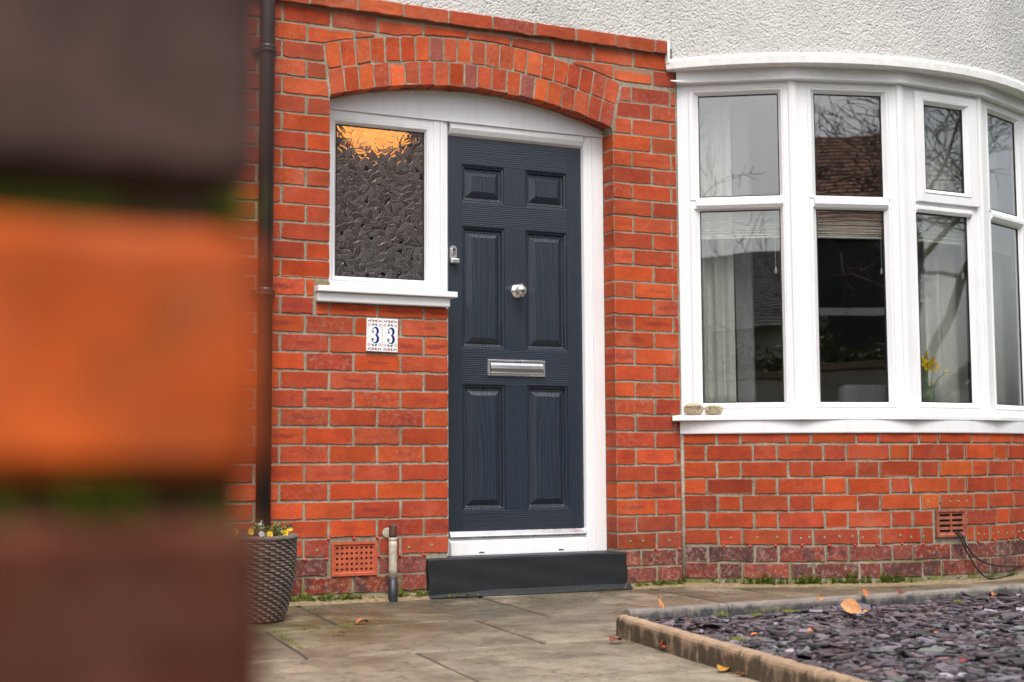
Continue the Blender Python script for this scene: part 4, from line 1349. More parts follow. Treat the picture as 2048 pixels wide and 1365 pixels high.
OR, BR, RB, TN = (0.38, 0.12, 0.025), (0.20, 0.07, 0.025), (0.16, 0.035, 0.018), (0.52, 0.22, 0.08)
LEAVES = [
    (0.074, -0.90, GZ, .062, .034, .5, OR, (0, 0, .3), 'small orange leaf on the paving near the wicker planter'),
    (-0.131, -1.20, GZ, .060, .026, .3, BR, (0, 0, .25), 'flat brown leaf on the paving nearest the blurred brick pillar'),
    (0.19, -0.78, GZ, .045, .018, .3, BR, (0, 0, .1), 'thin brown leaf on the damp paving behind the orange leaf'),
    (0.650, -1.905, GZ, 0.062, .040, .55, RB, (0, 0, .5), 'curled dark red leaf at the outer corner of the edging'),
    (0.668, -2.170, GZ + .012, .045, .030, .9, (0.40, 0.09, 0.02), (1.0, 0, 1.2), 'rust red leaf leaning on the front of the edging'),
    (0.588, -2.660, GZ, 0.058, .040, .35, (0.50, 0.24, 0.04), (.2, 0, .7), 'yellow orange leaf lying against the edging near the picture bottom'),
    (0.570, -2.770, GZ, 0.045, .030, .35, (0.45, 0.2, 0.06), (.2, 0, 2.2), 'small tan leaf beside the yellow one at the edging foot'),
    (1.682, -1.918, .040, .088, .060, .25, TN, (1.05, .35, -.45), 'largest pale orange leaf propped up on the slate chippings'),
    (1.700, -1.985, .028, .045, .018, .4, (0.56, 0.22, 0.05), (.2, 0, .4), 'narrow orange leaf below the largest leaf on the slate'),
    (1.030, -1.590, .050, .062, .022, .3, (0.52, 0.2, 0.07), (0, -1.25, 1.7), 'slim orange leaf upright against the grey edging corner'),
    (2.03, -1.575, .055, .060, .020, .4, OR, (0, -.5, 1.2), 'orange leaf against the grey edging beyond the largest leaf'),
    (1.76, -1.62, .040, .050, .036, .9, (0.5, 0.2, 0.05), (.6, 0, .8), 'crinkled orange leaf by the grey edging left of the largest leaf'),
    (2.20, -1.60, .045, .060, .040, .6, RB, (.4, 0, .6), 'crumpled maroon leaf against the grey edging'),
    (2.60, -1.72, .030, .046, .028, .6, OR, (.3, 0, .5), 'orange leaf far along the grey edging by the cables'),
    (1.10, -2.43, .030, .045, .026, .5, (0.55, 0.2, 0.09), (.2, .2, .3), 'pale tan leaf on slate close to the path edging'),
    (0.925, -2.356, .024, .040, .018, .4, (0.58, 0.17, 0.04), (.1, 0, .1), 'small orange leaf on slate just inside the path edging'),
    (1.066, -3.176, .026, .055, .018, .3, (0.30, 0.03, 0.02), (.1, 0, .4), 'long dark red leaf near the picture bottom on slate'),
    (1.45, -2.62, .028, .036, .020, .5, OR, (.3, 0, 1.4), 'little orange leaf in the middle of the slate bed'),
]
for i, (x, y, z, L, W, cu, c, rot, lab) in enumerate(LEAVES):
    add('fallen_leaf', leaf_mesh(L, W, cu, c, i), None, (x, y, z + 0.006), rot, label=lab, cat='leaf', group='fallen leaves')
tw = add('twig', recalc(me('twig', *tube([(1.760, -0.075, GZ + .004), (1.775, -0.07, GZ + .03), (1.79, -0.075, GZ + .062)], [0.003, .0025, .0015], 6), 'bark')), label='short bare twig leaning at the right end of the step', cat='twig')

# ---- moss along the foot of the walls and in joints
mv = []; mf = []; mc = []
def tuft(x, y, z, s, c):
    for _ in range(5):
        a = rng.uniform(0, 6.283); r1 = s * rng.uniform(.3, 1)
        o = len(mv)
        dx, dy = math.cos(a) * r1, math.sin(a) * r1
        w = s * 0.45
        mv.extend([(x - dy * .3 - w * .2, y + dx * .3, z), (x + dy * .3 + w * .2, y - dx * .3, z), (x + dx, y + dy, z + s * rng.uniform(.5, 1.2))])
        mf.append((o, o + 1, o + 2)); k = rng.uniform(.6, 1.3)
        mc.extend([tuple(q_ * k for q_ in c)] * 3)
MC = [(0.10, 0.135, 0.012), (0.17, 0.20, 0.018), (0.06, 0.085, 0.01)]
def band(fn, a, b, N, z0, zr, dens):
    for _ in range(N):
        t = rng.uniform(a, b)
        g_ = 0.55 * math.sin(t * 23) + 0.6 * math.sin(t * 53 + 2) + 0.8 * math.sin(t * 9.3) + 0.5 * math.sin(t * 131 + 1) + 0.35 * math.sin(t * 311)
        if g_ < dens + rng.gauss(0, .45): continue
        x, y = fn(t, rng.uniform(0.002, 0.03))
        tuft(x, y, GZ + z0 + rng.random() ** 1.6 * zr * min(1.4, .5 + .5 * (g_ - dens)), rng.uniform(.003, .009), rng.choice(MC))
band(lambda t, o: (t, -o), 0.02, 0.72, 2600, 0.014, 0.026, -0.2)
band(lambda t, o: (t, -o - .03), 0.75, 1.80, 900, 0.004, 0.014, 0.7)
band(lambda t, o: (t, -o), 1.81, 2.14, 1100, 0.010, 0.020, -0.5)
band(lambda t, o: bayp(t * 10, RP + o * .5 - .004), -4.2, -2.4, 500, 0.02, 0.03, 0.4)
band(lambda t, o: bayp(t * 10, RP + o * .6 - .004), -3.7, -0.8, 5200, 0.008, 0.046, -0.3)
band(lambda t, o: bayp(t * 10, RP + o * .5 - .004), -0.9, 2.2, 900, 0.012, 0.045, 0.9)
for (x0, y0, x1, y1, N) in ((-0.31, -0.97, -0.37, -1.5, 130), (0.0, -0.83, 0.11, -0.97, 90), (-0.35, -0.952, 0.02, -0.952, 120), (1.1, -1.66, 1.6, -1.64, 60)):
    for _ in range(N):
        t = rng.random(); tuft(x0 + (x1 - x0) * t + rng.gauss(0, .006), y0 + (y1 - y0) * t + rng.gauss(0, .006), GZ - .004 if y0 > -1.6 else 0.02, rng.uniform(.004, .009), rng.choice(MC))
for (x, y) in ((0.853, -2.355), (1.25, -1.68), (1.55, -1.70), (1.9, -2.62), (1.35, -1.75), (2.4, -1.72)):
    for _ in range(40): tuft(x + rng.gauss(0, .014), y + rng.gauss(0, .014), 0.018, rng.uniform(.004, .009), (0.19, 0.20, 0.015))
add('moss', me('moss', mv, mf, 'moss', False, mc), label='green moss growing in the joints along the wall foot and paving', cat='moss', kind='stuff')

# ================================================================== THINGS ON AND BY THE HOUSE
# ---- drainpipe
dp = empty('drainpipe', (-0.090, -0.060, GZ), label='round dark brown plastic drainpipe clipped to the brick wall', cat='drainpipe')
v, f = lathe([(0.034, 0.0), (0.034, 5.4)], 28); add('pipe', recalc(me('pipe', v, f, 'pipe', True)), dp)
for z in (1.41, 2.53):
    v, f = lathe([(0.0345, -0.020), (0.0385, -0.018), (0.0385, -0.004), (0.037, 0.0), (0.0385, 0.004), (0.0385, 0.018), (0.0345, 0.020)], 28)
    c = add('collar', recalc(me('collar', v, f, 'pipe', True)), dp, (0, 0, z))
    mb = MB().box(-0.058, 0.058, 0.040, 0.058, -0.013, 0.013, 0.002)
    add('bracket', mb.mesh('bracket', 'pipe'), c)
# ---- overflow pipe stub
wp_ = empty('waste_pipe', (0.535, -0.045, GZ), label='short upright pipe in brown, cream and black beside the step', cat='pipe')
add('foot', recalc(me('foot', *lathe([(0.0225, -0.01), (0.0225, 0.004), (0.0212, 0.02), (0.0205, 0.105)], 20), 'black_pipe', True)), wp_)
add('wrap', recalc(me('wrap', *lathe([(0.0195, 0.1055), (0.0198, 0.15), (0.0192, 0.2), (0.0198, 0.25), (0.0195, 0.278)], 20), 'white_pipe', True)), wp_)
add('clip', recalc(me('clip', *lathe([(0.0200, 0.2785), (0.0215, 0.281), (0.0215, 0.290), (0.0200, 0.292)], 20), 'white_pipe', True)), wp_)
add('neck', recalc(me('neck', *lathe([(0.0165, 0.2925), (0.0185, 0.302), (0.0185, 0.345), (0.017, 0.352), (0.006, 0.354)], 20), 'brown_pipe', True)), wp_)
add('wall_flange', recalc(me('wall_flange', *lathe([(0.024, -0.044), (0.024, -0.041), (0.020, -0.039)], 20, 'y'), 'white_pipe')), wp_, (-0.012, 0, 0.312))
# ---- house number tiles
num = empty('house_number', (0.4935, -0.012, 1.2085), rot=(0, math.radians(0.9), 0), label='white glazed tiles with blue number 33 and flower borders', cat='house number')
def stroke(pts, wd):
    """flat ribbon with varying width in the xz plane"""
    v = []; f = []
    P_ = [Vector(p) for p in pts]
    for i, p in enumerate(P_):
        t = (P_[min(i + 1, len(P_) - 1)] - P_[max(i - 1, 0)]).normalized(); n_ = Vector((-t.y, t.x))
        a, b = p + n_ * wd[i], p - n_ * wd[i]
        v += [(a.x, 0, a.y), (b.x, 0, b.y)]
    for i in range(len(P_) - 1): f.append((2 * i, 2 * i + 1, 2 * i + 3, 2 * i + 2))
    return v, f
def disc(x, z, r, n=10, sx=1.0, rot=0.0):
    out = []
    for k in range(n):
        a = 2 * math.pi * k / n
        px, pz = r * sx * math.cos(a), r * math.sin(a)
        out.append((x + px * math.cos(rot) - pz * math.sin(rot), 0, z + px * math.sin(rot) + pz * math.cos(rot)))
    return out, [tuple(range(n))]
for sx in (-0.0395, 0.0395):
    v, f = box_geo(-0.0388, 0.0388, 0, 0.011, -0.0785, 0.0785, 0.002)
    tl = add('tile', recalc(me('tile', v, f, 'tile')), num, (sx, 0, 0))
    # the figure three
    pts3 = []; w3 = []
    for k in range(22):
        a = math.radians(200 - 285 * k / 21)
        pts3.append((0.0005 + 0.0125 * math.cos(a), 0.0165 + 0.0165 * math.sin(a))); w3.append(0.0012 + 0.0036 * max(0, math.sin(math.pi * (k - 6) / 15)) if k > 6 else 0.0013)
    for k in range(1, 26):
        a = math.radians(95 - 285 * k / 25)
        pts3.append((0.0000 + 0.0145 * math.cos(a), -0.0175 + 0.0185 * math.sin(a))); w3.append(0.0012 + 0.0040 * max(0, math.sin(math.pi * k / 17)) if k < 17 else 0.0013)
    v, f = stroke([(a_ * 1.05, b_ * 1.05) for a_, b_ in pts3], [w_ * 1.2 for w_ in w3])
    mb = MB().add(v, f)
    mb.add(*disc(-0.0092, 0.0130, 0.0044)); mb.add(*disc(-0.0110, -0.0215, 0.0048))
    add('numeral', me('numeral', mb.v, mb.f, 'ink_blue'), tl, (0.002, -0.0007, 0.0))
    for sg in (1, -1):
        fm_, gm_, nm_ = MB(), MB(), MB()
        for fx in (-0.007, 0.007):
            for k in range(5):
                a = 2 * math.pi * k / 5
                fm_.add(*disc(fx + 0.0036 * math.cos(a), sg * 0.066 + 0.0036 * math.sin(a), 0.0026, 7))
        for fx in (-0.028, 0.027):
            for k in range(6):
                a = 2 * math.pi * k / 6
                fm_.add(*disc(fx + 0.005 * math.cos(a), sg * 0.0465 + 0.005 * math.sin(a), 0.0020, 6))
        for fx, ro in ((-0.009, .7), (0.008, -.7)):
            gm_.add(*disc(fx, sg * 0.0475, 0.0042, 8, 1.6, ro * sg)); gm_.add(*disc(fx * .6, sg * 0.0505, 0.0028, 8, 1.7, -ro * sg))
        for fx in (-0.030, 0.030):
            nm_.add(*disc(fx, sg * 0.066, 0.0042, 4, 1.0, .2)); nm_.add(*disc(fx * .72, sg * 0.0635, 0.0026, 5, 1.8, sg * fx * 20)); nm_.add(*disc(fx * .62, sg * 0.0705, 0.0022, 5, 2.2, -sg * fx * 16))
        add('flower_print', me('flower_print', fm_.v, fm_.f, 'ink_red'), tl, (0, -0.0006, 0))
        add('leaf_print', me('leaf_print', gm_.v, gm_.f, 'ink_green'), tl, (0, -0.0006, 0))
        add('corner_print', me('corner_print', nm_.v, nm_.f, 'ink_navy'), tl, (0, -0.0006, 0))

# ---- name stones on the bay sill
def pebble(w, d_, h, seed):
    bm = bmesh.new(); bmesh.ops.create_icosphere(bm, subdivisions=4, radius=1.0)
    r_n = random.Random(seed); ph_ = [r_n.uniform(0, 6) for _ in range(6)]
    for p in bm.verts:
        k = 1 + .05 * math.sin(3 * p.co.x + ph_[0]) + .04 * math.sin(4 * p.co.z + ph_[1]) + .03 * math.sin(5 * p.co.y + ph_[2]) + r_n.gauss(0, .012)
        p.co = Vector((p.co.x * w / 2 * k, p.co.y * d_ / 2 * k, p.co.z * h / 2 * k))
    m_ = bpy.data.meshes.new('stone'); bm.to_mesh(m_); bm.free(); m_.materials.append(M['stone'])
    m_.polygons.foreach_set('use_smooth', [True] * len(m_.polygons))
    return m_
def text_mesh(txt, size):
    cu = bpy.data.curves.new('t', 'FONT'); cu.body = txt; cu.size = size; cu.align_x = 'CENTER'; cu.align_y = 'CENTER'; cu.extrude = 0.0012
    ob = bpy.data.objects.new('t', cu); COL.objects.link(ob)
    dg = bpy.context.evaluated_depsgraph_get(); dg.update()
    m_ = bpy.data.meshes.new_from_object(ob.evaluated_get(dg))
    bpy.data.objects.remove(ob); bpy.data.curves.remove(cu)
    m_.materials.clear(); m_.materials.append(M['carve'])
    return m_
fa = facets[0]
ea = Vector((math.cos(fa[1]), math.sin(fa[1]))); oa = Vector((ea.y, -ea.x))
for s_, w_, h_, txt, lab in ((0.062, 0.100, 0.062, 'THOMAS', 'larger carved name stone on the bay sill next to the brick pier'), (0.168, 0.096, 0.054, 'EMILY', 'smaller carved name stone on the bay sill right of the other')):
    p = fa[0] + ea * s_ + oa * 0.030
    st = empty('name_stone', (p.x, p.y, 0.846 + h_ / 2), rot=(0, 0, fa[1]), label=lab, cat='stone', group='name stones on the sill')
    add('stone', pebble(w_, 0.045, h_, len(txt)), st)
    tm = text_mesh(txt, 0.019 if len(txt) > 5 else 0.021)
    add('lettering', tm, st, (0, -0.0200, h_ * 0.17), (math.radians(72), 0, 0))

# ---- cables out of the air brick
cy_ = bayp(0, RP)[1]
for pts_, lab in (([(3.50, cy_ + .02, 0.232), (3.505, cy_ - .02, 0.228), (3.53, cy_ - .035, 0.16), (3.60, cy_ - .03, 0.095), (3.72, cy_ - .01, 0.055), (3.86, cy_ + .02, 0.040), (4.05, cy_ + .10, 0.030), (4.25, cy_ + .24, 0.02)], 'upper black cable looping from the slotted air brick'),
                  ([(3.475, cy_ + .02, 0.230), (3.485, cy_ - .018, 0.226), (3.535, cy_ - .03, 0.13), (3.60, cy_ - .03, 0.04), (3.68, cy_ - .02, -0.012), (3.80, cy_ + .01, -0.018), (3.95, cy_ + .07, -0.008), (4.2, cy_ + .22, 0.0)], 'lower black cable drooping from the slotted air brick to the ground')):
    # smooth with Catmull-Rom
    P_ = [Vector(p) for p in pts_]; sm = []
    for i in range(len(P_) - 1):
        p0, p1, p2, p3 = P_[max(i - 1, 0)], P_[i], P_[i + 1], P_[min(i + 2, len(P_) - 1)]
        for k in range(6):
            t = k / 6
            sm.append(0.5 * ((2 * p1) + (-p0 + p2) * t + (2 * p0 - 5 * p1 + 4 * p2 - p3) * t * t + (-p0 + 3 * p1 - 3 * p2 + p3) * t ** 3))
    sm.append(P_[-1])
    add('cable', recalc(me('cable', *tube(sm, 0.0042, 8), 'cable', True)), label=lab, cat='cable', group='cables from the air brick')

# ---- wicker planter with violas
PC = (-0.272, -0.545)
pl_ = empty('wicker_planter', (PC[0], PC[1], GZ), label='tall brown woven wicker planter standing beside the drainpipe', cat='planter')
PHt = 0.335
def prad(z):
    t = z / PHt
    return 0.122 + 0.050 * (1 - (1 - min(t / 0.85, 1)) ** 2.0)
NW, NS = 30, 44
rows = MB(); SEG = NS * 4
for k in range(NW):
    z = 0.008 + (PHt - 0.012) * k / (NW - 1)
    v = []; f = []
    for i in range(SEG):
        a = 2 * math.pi * i / SEG
        r0 = prad(z) + 0.0042 * math.sin(NS / 2 * a + (math.pi if k % 2 else 0))
        zz_ = z + 0.0016 * math.cos(NS / 2 * a + (math.pi if k % 2 else 0))
        for j in range(6):
            b = 2 * math.pi * j / 6
            rr_ = r0 + 0.0034 * math.cos(b)
            v.append((rr_ * math.cos(a), rr_ * math.sin(a), zz_ + 0.0056 * math.sin(b)))
    for i in range(SEG):
        for j in range(6):
            f.append((i * 6 + j, ((i + 1) % SEG) * 6 + j, ((i + 1) % SEG) * 6 + (j + 1) % 6, i * 6 + (j + 1) % 6))
    rows.add(v, f)
add('woven_strand', rows.mesh('woven_strand', 'wicker', True), pl_, kind='stuff')
stk = MB()
for i in range(NS // 2):
    a = 2 * math.pi * (i + .25) / (NS / 2)
    stk.add(*tube([((prad(z) - .001) * math.cos(a), (prad(z) - .001) * math.sin(a), z) for z in (0.0, .06, .12, .18, .24, .29, .33)], 0.0035, 5))
add('stake', stk.mesh('stake', 'wicker'), pl_, kind='stuff')
# plaited rim: three strands wound round each other
rim = MB()
for s_ in range(3):
    pts_ = []
    for i in range(180 + 1):
        a = 2 * math.pi * i / 180; b = a * 26 + s_ * 2.094
        r0 = prad(PHt) + 0.001 + 0.006 * math.cos(b)
        pts_.append((r0 * math.cos(a), r0 * math.sin(a), PHt + 0.004 + 0.006 * math.sin(b)))
    rim.add(*tube(pts_, 0.0052, 6))
add('rim', rim.mesh('rim', 'wicker', True), pl_)
add('liner', recalc(me('liner', *lathe([(0.11, 0.0), (0.117, 0.01), (0.160, 0.2), (0.164, 0.335), (0.155, 0.335), (0.14, 0.31)], 40), 'gasket')), pl_)
def viola(x, y, z, seed, flower_cols, lab):
    rr = random.Random(seed)
    t = empty('viola', (x, y, z), label=lab, cat='plant', group='violas in the planter')
    sv, sf = [], []
    lv, lf, lc = [], [], []
    heads = []
    for k in range(22):
        a = rr.uniform(0, 6.283); h = rr.uniform(.015, .075); ro = rr.uniform(.008, .045)
        tip = Vector((ro * math.cos(a), ro * math.sin(a), h))
        tv, tf = tube([(0, 0, 0), tip * .5 + Vector((0, 0, h * .2)), tip], [.0014, .0012, .0009], 5)
        o = len(sv); sv += [tuple(p) for p in tv]; sf += [tuple(i + o for i in q_) for q_ in tf]
        for j in range(5):
            c = tip * rr.uniform(.4, 1) + Vector((rr.gauss(0, .008), rr.gauss(0, .008), rr.gauss(0, .005)))
            d_ = Vector((rr.gauss(0, 1), rr.gauss(0, 1), rr.uniform(0, .8))).normalized(); s2_ = d_.cross(Vector((0, 0, 1))).normalized()
            ln = rr.uniform(.010, .019); wd = ln * .5
            o = len(lv); up = Vector((0, 0, .003))
            lv += [c, c + d_ * ln * .35 + s2_ * wd * .5, c + d_ * ln * .75 + s2_ * wd * .4 + up, c + d_ * ln, c + d_ * ln * .75 - s2_ * wd * .4 + up, c + d_ * ln * .35 - s2_ * wd * .5]
            lf += [(o, o + 1, o + 5), (o + 1, o + 2, o + 4, o + 5), (o + 2, o + 3, o + 4)]
            g = rr.uniform(.7, 1.4); lc += [(0.11 * g, 0.17 * g, 0.03 * g)] * 6
    add('stem', recalc(me('stem', sv, sf, 'greens', False, [(0.10, 0.15, 0.04)] * len(sv))), t)
    add('foliage', me('foliage', lv, lf, 'greens', False, lc), t)
    for (fx, fy, fz, cols) in flower_cols:
        v_, f_, c_ = [], [], []
        for k, (ang, ln) in enumerate(((90, .014), (150, .0135), (30, .0135), (215, .013), (325, .013), (270, .015))):
            a = math.radians(ang); cx_, cz_ = math.cos(a) * ln * .55, math.sin(a) * ln * .55
            o = len(v_)
            for j in range(9):
                b = 2 * math.pi * j / 9
                v_.append((cx_ + ln * .52 * math.cos(b), -0.002 - 0.0006 * k + 0.002 * math.cos(2 * b), cz_ + ln * .52 * math.sin(b))); c_.append(cols[0] if k in (0, 1, 2) else cols[1])
            f_.append(tuple(range(o, o + 9)))
        add('flower', me('flower', v_, f_, 'petal', False, c_), t, (fx, fy, fz), (math.radians(-15), 0, math.radians(rr.uniform(-20, 20))))
Y_ = (0.80, 0.52, 0.01); DK = (0.02, 0.012, 0.03); WH = (0.6, 0.55, 0.62); OG = (0.72, 0.38, 0.02)
zr_ = GZ + PHt - 0.012
viola(PC[0] + 0.105, PC[1] - 0.055, zr_, 1, [(0.025, -.02, .050, (DK, Y_)), (0.002, -.035, .030, (Y_, Y_))], 'viola with a dark and yellow flower at the planter right')
viola(PC[0] + 0.055, PC[1] - 0.095, zr_, 2, [(-0.02, -.02, .03, (Y_, Y_))], 'leafy viola near the front of the planter rim')
viola(PC[0] - 0.02, PC[1] - 0.085, zr_, 3, [(-0.02, -.02, .042, (OG, Y_)), (0.02, -.03, .030, (WH, WH))], 'viola with an orange and a white flower beside the blurred pillar')
viola(PC[0] - 0.09, PC[1] - 0.02, zr_, 4, [(0, -.03, .04, (OG, Y_))], 'viola half hidden behind the blurred pillar')
viola(PC[0] + 0.04, PC[1] + 0.05, zr_, 5, [(0.0, -.02, .06, (WH, DK))], 'tall viola at the back of the planter near the pipe')
add('soil', me('soil', *disc(0, 0, 0.157, 30), 'soil'), pl_, (0, 0, PHt - 0.018), (math.radians(90), 0, 0))

# ---- brick gate pillar close to the camera
PXR, PYF = -1.8187, -5.9817
pil = empty('brick_pillar', (PXR - 0.35, PYF + 0.11, -0.20), label='mossy brick garden wall end close to the camera, out of focus', cat='garden wall')
mb = MB().box(-0.345, 0.344, -0.103, 0.10, 0, 1.30)
add('mortar_core', mb.mesh('mortar_core', 'mossy_mortar'), pil)
gz = 0.0848
zj = [0.5955 + gz * k for k in range(-9, 7)]
pcol = {8: (0.078, 0.021, 0.010), 9: (0.46, 0.078, 0.011), 10: (0.050, 0.028, 0.026)}
for k in range(len(zj) - 1):
    z0, z1 = zj[k] + 0.006, zj[k + 1] - 0.006
    xs = [-0.35, -0.115, 0.35] if k % 2 == 0 else [-0.35, 0.0, 0.35]
    xs = [-0.35, -0.115 - .117, 0.0, 0.117 + .0, 0.35] if k % 2 == 0 else [-0.35, -0.117, 0.117, 0.35]
    for a, b in zip(xs[:-1], xs[1:]):
        w = b - a - 0.011 + (0.0055 if b > .34 or a < -.34 else 0); cx = (a + b) / 2 + (0.00275 if b > .34 else -0.00275 if a < -.34 else 0)
        h = z1 - z0
        v, f = brick_geo([(-w / 2, -h / 2), (w / 2, -h / 2), (w / 2, h / 2), (-w / 2, h / 2)], 0.208, 0.006, 0.006, 0.0015)
        o = add('brick', recalc(me('brick', v, f, 'old_brick')), pil, (cx, -0.112, (z0 + z1) / 2 + 0.20))
        c = pcol.get(k, rng.choice([(0.40, 0.10, 0.04), (0.15, 0.08, 0.07), (0.3, 0.09, 0.05)]))
        g = rng.uniform(.92, 1.08)
        o.color = (c[0] * g, c[1] * g, c[2] * g, 1); o['kiss'] = 0.0; o['salt'] = 0.0; o['soot'] = 0.3 if k != 9 else 0.0; o['bw'] = 9.0; o['bh'] = 9.0
v, f = box_geo(-0.39, 0.385, -0.15, 0.145, 1.325, 1.40, 0.012)
add('coping_stone', recalc(me('coping_stone', v, f, 'kerb')), pil)
mv2, mf2, mc2 = [], [], []
mv_save, mf_save, mc_save = mv, mf, mc
mv, mf, mc = mv2, mf2, mc2
for kk in (8, 9, 10, 11, 7):
    zc_ = zj[kk] + 0.20
    for _ in range(900):
        x = rng.uniform(-0.34, 0.345)
        if math.sin(x * 140 + kk) + math.sin(x * 53 + kk * 2) < 0.25: continue
        tuft(x, -0.104 - rng.uniform(0, .006), zc_ - 0.003 + rng.gauss(0, .005), rng.uniform(.003, .008), rng.choice(MC))
add('moss', me('moss', mv2, mf2, 'moss', False, mc2), pil, kind='stuff')

# ================================================================== INSIDE THE BAY
def facet_pt(i, s, inward, z):
    a, ang, ln = facets[i]
    e_ = Vector((math.cos(ang), math.sin(ang))); n_ = Vector((-e_.y, e_.x))
    p = a + e_ * s + n_ * inward
    return Vector((p.x, p.y, z))
WHICH = ['leftmost', 'second', 'third', 'fourth', 'last']
slat_cache = {}
for i in range(4):
    a, ang, ln = facets[i]
    t = empty('venetian_blind', facet_pt(i, ln / 2, 0.075, 1.95), (0, 0, ang), label=f'cream venetian blind drawn up in the {WHICH[i]} light of the bay', cat='blind', group='blinds in the bay window')
    W_ = ln - 0.14
    v, f = box_geo(-W_ / 2, W_ / 2, -0.018, 0.018, -0.012, 0.018, 0.002); add('head_rail', recalc(me('head_rail', v, f, 'slat')), t)
    pl2 = [(-.0125, -.001), (-.006, .0022), (0, .0030), (.006, .0022), (.0125, -.001)]
    v = [(-W_ / 2, y, z) for y, z in pl2] + [(W_ / 2, y, z) for y, z in pl2] + [(-W_ / 2, y, z - .0012) for y, z in pl2] + [(W_ / 2, y, z - .0012) for y, z in pl2]
    f = [(k, k + 1, k + 6, k + 5) for k in range(4)] + [(k + 10, k + 15, k + 16, k + 11) for k in range(4)] + [(0, 5, 15, 10), (4, 14, 19, 9)]
    sm_ = recalc(me('slat', v, f, 'slat'))
    for k in range(15):
        add('slat', sm_, t, (rng.gauss(0, .002), rng.gauss(0, .0012), -0.022 - 0.0092 * k + rng.gauss(0, .0008)), (rng.gauss(0.25, .06), rng.gauss(0, .003), 0))
    v, f = box_geo(-W_ / 2, W_ / 2, -0.013, 0.013, -0.172, -0.160, 0.002); add('bottom_rail', recalc(me('bottom_rail', v, f, 'slat')), t)
    for fx in (-0.22, 0.24):
        pts_ = [(W_ * fx + 0.010 * math.sin(k * 1.9 + i), -0.017 - .003 * (k % 2), -0.015 - 0.0085 * k) for k in range(19)]
        add('ladder_cord', recalc(me('ladder_cord', *tube(pts_, 0.0011, 5), 'slat')), t)
    cx_ = W_ / 2 - 0.035
    add('pull_cord', recalc(me('pull_cord', *tube([(cx_, -.02, -0.015), (cx_ + .002, -.02, -0.335)], 0.0012, 5), 'slat')), t)
    add('cord_knob', recalc(me('cord_knob', *lathe([(0.004, 0.016), (0.005, 0.010), (0.0075, 0.0), (0.0085, -0.010), (0.007, -0.016), (0.003, -0.017)], 14), 'slat', True)), t, (cx_ + .002, -.02, -0.345))

def curtain(name, p0, p1, z0, z1, folds, amp, mat, lab, seed):
    """hanging cloth between two plan points with vertical folds that loosen downwards"""
    rr = random.Random(seed)
    p0, p1 = Vector(p0), Vector(p1); e_ = (p1 - p0); n_ = Vector((-e_.y, e_.x)).normalized()
    nx, nz = folds * 14, 24; v = []; f = []
    ph_ = [rr.uniform(0, 6.28) for _ in range(4)]
    for j in range(nz + 1):
        t = j / nz
        for i in range(nx + 1):
            s = i / nx
            ss = s + 0.012 * math.sin(s * 9 + t * 2.0 + ph_[0])
            off = amp * (math.sin(2 * math.pi * folds * ss + 0.5 * math.sin(t * 2 + ph_[1])) + 0.3 * math.sin(4.7 * math.pi * folds * ss + ph_[2] + t)) * (0.75 + 0.4 * (1 - t))
            p = p0 + e_ * s + n_ * off
            v.append((p.x, p.y, z0 + (z1 - z0) * t))
    W_ = nx + 1
    for j in range(nz):
        for i in range(nx): f.append((j * W_ + i, j * W_ + i + 1, (j + 1) * W_ + i + 1, (j + 1) * W_ + i))
    o = add(name, me(name, v, f, mat, True), label=lab, cat='curtain')
    md = o.modifiers.new('thickness', 'SOLIDIFY'); md.thickness = 0.003
    return o
def fp(i, s, n): q_ = facet_pt(i, s, n, 0); return (q_.x, q_.y)
curtain('curtain', fp(0, 0.06, 0.17), fp(0, 0.285, 0.20), 0.9, 2.60, 3, 0.022, 'cream_cloth', 'cream curtain hanging at the brick pier side of the bay', 1)
curtain('curtain', fp(0, 0.30, 0.21), fp(0, 0.395, 0.30), 0.9, 2.60, 1, 0.016, 'grey_cloth', 'grey curtain edge beside the cream curtain in the leftmost light', 2)
curtain('curtain', fp(2, 0.215, 0.27), fp(2, 0.335, 0.21), 0.9, 2.60, 1, 0.018, 'grey_cloth', 'grey curtain behind the daffodils in the third light', 3)
curtain('curtain', fp(2, 0.335, 0.20), fp(2, 0.66, 0.17), 0.9, 2.60, 3, 0.024, 'cream_cloth', 'cream curtain behind the third light right of the daffodils', 4)
curtain('curtain', fp(3, 0.16, 0.13), fp(3, 0.75, 0.18), 0.9, 2.60, 5, 0.022, 'cream_cloth', 'cream curtain filling the fourth light at the picture edge', 5)

# ---- upholstered chair seen over the sill
ch = empty('chair', (3.50, 0.16, 0.12), rot=(0, 0, math.radians(-12)), label='grey tweed upholstered chair with its back to the window', cat='chair')
def soft(name, x0, x1, y0, y1, z0, z1, b, mat='chair_cloth', parent=ch):
    vs, fs = box_geo(x0, x1, y0, y1, z0, z1)
    bm = bmesh.new(); bv = [bm.verts.new(p) for p in vs]
    for q_ in fs: bm.faces.new([bv[i] for i in q_])
    bmesh.ops.bevel(bm, geom=bm.edges[:], offset=b, segments=4, affect='EDGES', profile=0.5)
    m_ = bpy.data.meshes.new(name); bm.to_mesh(m_); bm.free(); m_.materials.append(M[mat])
    m_.polygons.foreach_set('use_smooth', [True] * len(m_.polygons))
    return add(name, m_, parent)
soft('backrest', -0.23, 0.23, -0.19, -0.10, 0.40, 0.910, 0.035)
soft('seat', -0.24, 0.24, -0.16, 0.30, 0.36, 0.47, 0.03)
for x in (-0.19, 0.19):
    for y in (-0.14, 0.26):
        vs, fs = tube([(x, y, 0.36), (x * 1.06, y * 1.08, 0.0)], [0.02, 0.012], 8); add('leg', recalc(me('leg', vs, fs, 'wood')), ch)

